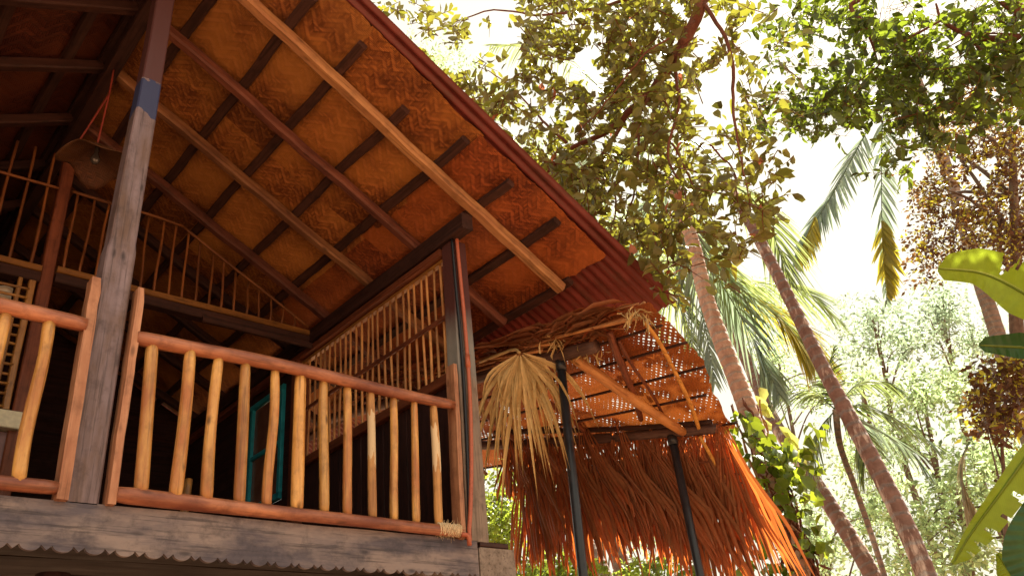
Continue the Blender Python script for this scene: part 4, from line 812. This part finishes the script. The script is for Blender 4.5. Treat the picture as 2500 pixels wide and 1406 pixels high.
frond('frond', fr3([(1735, 690, 14.6), (1850, 740, 15.2), (1960, 800, 15.4), (2040, 900, 15.3)]), 1.0, 56, M_frondy, pC, drp=.4, w=.035)
frond('frond', fr3([(2235, 190, 15.39), (2160, 250, 15.07), (2095, 360, 14.76), (2035, 470, 14.44), (1980, 560, 14.29), (1945, 640, 14.29)]), 0.69, 74, M_frondb, pF, drp=.2, w=0.048, stalk=.35, up=(.7, -.4, .5), hang=.1)
frond('frond', fr3([(1990, 530, 14.13), (1965, 590, 14.13), (1942, 645, 14.13)]), 0.51, 34, M_frondy, pF, both=(1, 0.0), drp=.2, w=0.045, stalk=.0, up=(.7, -.4, .5), hang=.1)
frond('frond', fr3([(2235, 190, 15.39), (2175, 210, 15.07), (2155, 300, 14.76), (2152, 450, 14.44), (2155, 600, 14.44), (2165, 740, 14.44)]), 0.54, 60, M_frondb, pF, both=(.35, 1), drp=.25, w=0.042, stalk=.4, up=(-.6, -.6, .3), hang=.35)
frond('frond', fr3([(2153, 540, 14.37), (2157, 620, 14.37), (2168, 720, 14.37)]), 0.54, 46, M_frondy, pF, both=(.12, 1), drp=.1, w=0.075, stalk=0, up=(-.6, -.6, .3), hang=.45)
# smaller palm in the clearing
b0 = far(2175, 1440, 13.0); sp_b = np.array([b0[0], b0[1], 0])
sm = empty('young_palm', sp_b, 'young palm with a thin stem and dark arching fronds in the clearing', 'palm tree')
tube('trunk', spline([far(2040, 1000, 13.0), far(2052, 1090, 13), far(2095, 1210, 13), far(2160, 1406, 13), sp_b+np.array([0, 0, -.1])], 30), np.linspace(.05, .035, 30), M_palm3, sm, 10)
for L, m_, ll in (([(2040, 1000, 13), (1990, 960, 13), (1930, 955, 12.9), (1880, 985, 12.8)], M_frond, .55), ([(2040, 1000, 13), (2110, 990, 13), (2200, 1030, 12.9), (2310, 1105, 12.8)], M_frond, .6), ([(2040, 1000, 13), (2020, 920, 13.2), (2035, 850, 13.3)], M_lv2, .5), ([(2040, 1000, 13), (2090, 940, 13.2), (2150, 930, 13.3), (2200, 950, 13.3)], M_frond, .45), ([(2040, 1000, 13), (2000, 1050, 12.8), (1985, 1120, 12.7), (1980, 1200, 12.7)], M_frond, .5), ([(2040, 1000, 13), (2090, 1040, 12.8), (2110, 1110, 12.7), (2105, 1170, 12.7)], M_frond, .5), ([(2040, 1000, 13), (2120, 1040, 13.3), (2210, 1090, 13.5), (2270, 1160, 13.5)], M_frondb, .5)):
    frond('frond', fr3(L), ll, 46, m_, sm, drp=.45, w=.03, rr_=.012)
dp = empty('dead_palm_frond', far(2360, 1080, 13.8), 'grey dead palm frond hanging among the trees at lower right', 'palm frond')
frond('frond', fr3([(2372, 1070, 13.8), (2345, 1130, 13.8), (2352, 1190, 13.8), (2378, 1270, 13.8)]), .5, 40, M_frondd, dp, drp=.6, w=.03)
# ---------- banana
ban = empty('banana_plant', far(2760, 1700, 5.8)*np.array([1, 1, 0]), 'banana plant with big sunlit yellow green leaves at the right edge', 'banana plant')
bb = far(2760, 1700, 5.8)*np.array([1, 1, 0]); bt_ = far(2720, 1150, 5.7)
tube('stem', spline([bb+np.array([0, 0, -.1]), (bb+bt_)/2, bt_], 12), np.linspace(.1, .05, 12), M_band, ban, 14)
def banana(mid, wA, wB, mat, fold=.15, nseg=120, side=None, tears=()):
    sp_ = spline(mid, nseg+1); T = nrm(np.gradient(sp_, axis=0)); V, Fc = [], []
    for i in range(nseg+1):
        f = i/nseg; p = sp_[i]; view = nrm(p-CAMP); s = nrm(np.cross(T[i], view)) if side is None else nrm(np.asarray(side, float)); nn = np.cross(T[i], s)
        for q in range(-5, 6):
            w = np.interp(f, *zip(*(wA if q < 0 else wB)))*abs(q)/5; V.append(p+s*math.copysign(w, q)*math.cos(fold)+nn*w*math.sin(fold)+nn*.006*math.sin(f*90+q*.5)*abs(q)/5+(nn*.02*math.sin(f*13)*abs(q)/5))
    for i in range(nseg):
        for q in range(10):
            f = (i+.5)/nseg; sgn = -1 if q < 5 else 1; fr_ = abs(q-4.5)/5
            if any(t[0] == sgn and abs(f-t[1]) < t[2]*(fr_-t[3])/(1-t[3]) for t in tears): continue
            a = i*11+q; Fc.append((a, a+1, a+12, a+11))
    o = meshobj('leaf', V, Fc, mat, ban, smooth=True, uv=[(abs(q)/5, i/nseg) for i in range(nseg+1) for q in range(-5, 6)]); tube('leaf_rib', sp_+np.array([0, 0, -.004]), np.linspace(.013, .004, len(sp_)), M_ban, o, 6); return o
banana(fr3([(2700, 900, 5.7), (2600, 780, 5.7), (2500, 716, 5.7), (2400, 668, 5.7), (2290, 655, 5.65)]), [(0, .09), (.5, .16), (.6, .17), (.8, .155), (.95, .10), (1, .012)], [(0, .09), (.5, .15), (.63, .12), (.8, .08), (.96, .075), (1, .02)], M_ban, .12, tears=[(-1, .655, .045, .15), (-1, .60, .012, .3)])
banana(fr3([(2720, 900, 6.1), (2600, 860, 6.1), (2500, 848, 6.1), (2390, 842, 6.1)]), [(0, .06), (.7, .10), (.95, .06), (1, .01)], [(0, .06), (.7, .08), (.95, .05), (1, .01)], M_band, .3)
banana(fr3([(2680, 900, 5.3), (2560, 1040, 5.2), (2450, 1190, 5.1), (2370, 1300, 5.05), (2325, 1375, 5.0)]), [(0, .03), (.4, .045), (.7, .03), (1, .01)], [(0, .06), (.35, .12), (.7, .10), (.9, .06), (1, .012)], M_ban, .1, tears=[(1, .50, .016, .2), (1, .60, .012, .4), (1, .69, .02, .25), (1, .42, .012, .5), (1, .78, .02, .3), (1, .35, .012, .3), (1, .86, .015, .3)])
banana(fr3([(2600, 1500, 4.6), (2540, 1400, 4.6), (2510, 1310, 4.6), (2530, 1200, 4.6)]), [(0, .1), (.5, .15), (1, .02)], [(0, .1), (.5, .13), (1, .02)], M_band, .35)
banana(fr3([(2520, 1470, 4.9), (2470, 1400, 4.9), (2435, 1350, 4.9)]), [(0, .1), (.6, .06), (1, .01)], [(0, .1), (.6, .06), (1, .01)], M_ban, .2)
# ---------- climbing pothos round the thick palm trunk
po = empty('climbing_vine', tA[-1]*np.array([1, 1, 0]), 'climbing vine with large glossy green leaves wound round the ringed palm trunk', 'vine')
for (x, y, a, c, n) in ((1800, 1030, 50, 30, 26), (1850, 1085, 60, 50, 40), (1915, 1110, 70, 60, 50), (1960, 1130, 50, 50, 30), (1985, 1060, 30, 30, 8), (1850, 1180, 45, 70, 34), (1945, 1200, 55, 60, 36), (1865, 1290, 40, 50, 18), (1990, 1320, 60, 50, 20), (1900, 1390, 80, 30, 20), (1810, 1385, 40, 30, 10), (1700, 1395, 40, 20, 8)):
    P, D, N, LL = [], [], [], []
    for k in range(n):
        q, r = x+rng.normal(0, a*.5), y+rng.normal(0, c*.5); p = far(q, r, 9.72+rng.normal(0, .16)); P.append(p); D.append(np.array([rng.normal(0, .6), rng.normal(0, .6), -.6])); N.append(-nrm(p-CAMP)*.4+np.array([0, 0, .6])+rng.normal(0, .6, 3)); LL.append(rng.uniform(.09, .22))
    LL = np.array(LL); leaves('foliage', np.array(P), np.array(D), np.array(N), LL, LL*.72, M_poth, po)
P = np.array([far(1850+rng.normal(0, 12), 945+20*k, 10.6) for k in range(6)]+[far(1905+rng.normal(0, 12), 1040+14*k, 10.4) for k in range(5)]); leaves('foliage', P, np.array([[.3, -.4, -.8]]*11)+rng.normal(0, .2, (11, 3)), np.tile(-nrm(P[0]-CAMP)+np.array([.2, 0, .8]), (11, 1)), .24, .13, M_ban, po)
for k in range(9):
    a0 = rng.uniform(0, 6.3); pts = []
    for f in np.linspace(0, 1, 30):
        c = tA[int(112+f*104)]; a = a0+f*rng.uniform(2, 5)*.6+.5*math.sin(f*7+k); pts.append(c+.165*np.array([math.cos(a), math.sin(a), 0])+rng.normal(0, .01, 3))
    tube('vine_stem', pts, rng.uniform(.008, .018), M_gold if k % 2 else M_twig, po, 6)
P = np.array([tA[int(rng.integers(136, 224))]+.15*nrm(np.array([rng.normal(), rng.normal(), 0])) for _ in range(240)]); leaves('husk_fibre', P, np.tile([0, 0, -1.0], (240, 1))+rng.normal(0, .3, (240, 3)), rng.normal(0, 1, (240, 3)), rng.uniform(.1, .35, 240), rng.uniform(.01, .03, 240), M_twig, po)
# ---------- bushes and far trees
def bush(label, x, y, rx, ry, R, n, mat, L=.07): simple_tree('leafy_bush', label, [(x, y, rx, ry, 1), (x-rx*.4, y+ry*.4, rx*.7, ry*.7, 1), (x+rx*.5, y+ry*.5, rx*.7, ry*.7, 1)], None, n, R-.8, R+.8, L, .6, mat, [(x, y, R), (x, y+ry, R)], .04, 'bushes below the awning', tl=.22, nl=8, cat='bush', simple=False)
bush('bright sunlit bush between the house corner and the left black pole', 1350, 1400, 120, 70, 9, 420, M_lv6); bush('sunlit bush between the two black poles', 1620, 1420, 110, 70, 10, 380, M_lv6); bush('pale leafy bush behind the foot of the corner post', 1225, 1230, 50, 110, 11, 300, M_lv6, .08)
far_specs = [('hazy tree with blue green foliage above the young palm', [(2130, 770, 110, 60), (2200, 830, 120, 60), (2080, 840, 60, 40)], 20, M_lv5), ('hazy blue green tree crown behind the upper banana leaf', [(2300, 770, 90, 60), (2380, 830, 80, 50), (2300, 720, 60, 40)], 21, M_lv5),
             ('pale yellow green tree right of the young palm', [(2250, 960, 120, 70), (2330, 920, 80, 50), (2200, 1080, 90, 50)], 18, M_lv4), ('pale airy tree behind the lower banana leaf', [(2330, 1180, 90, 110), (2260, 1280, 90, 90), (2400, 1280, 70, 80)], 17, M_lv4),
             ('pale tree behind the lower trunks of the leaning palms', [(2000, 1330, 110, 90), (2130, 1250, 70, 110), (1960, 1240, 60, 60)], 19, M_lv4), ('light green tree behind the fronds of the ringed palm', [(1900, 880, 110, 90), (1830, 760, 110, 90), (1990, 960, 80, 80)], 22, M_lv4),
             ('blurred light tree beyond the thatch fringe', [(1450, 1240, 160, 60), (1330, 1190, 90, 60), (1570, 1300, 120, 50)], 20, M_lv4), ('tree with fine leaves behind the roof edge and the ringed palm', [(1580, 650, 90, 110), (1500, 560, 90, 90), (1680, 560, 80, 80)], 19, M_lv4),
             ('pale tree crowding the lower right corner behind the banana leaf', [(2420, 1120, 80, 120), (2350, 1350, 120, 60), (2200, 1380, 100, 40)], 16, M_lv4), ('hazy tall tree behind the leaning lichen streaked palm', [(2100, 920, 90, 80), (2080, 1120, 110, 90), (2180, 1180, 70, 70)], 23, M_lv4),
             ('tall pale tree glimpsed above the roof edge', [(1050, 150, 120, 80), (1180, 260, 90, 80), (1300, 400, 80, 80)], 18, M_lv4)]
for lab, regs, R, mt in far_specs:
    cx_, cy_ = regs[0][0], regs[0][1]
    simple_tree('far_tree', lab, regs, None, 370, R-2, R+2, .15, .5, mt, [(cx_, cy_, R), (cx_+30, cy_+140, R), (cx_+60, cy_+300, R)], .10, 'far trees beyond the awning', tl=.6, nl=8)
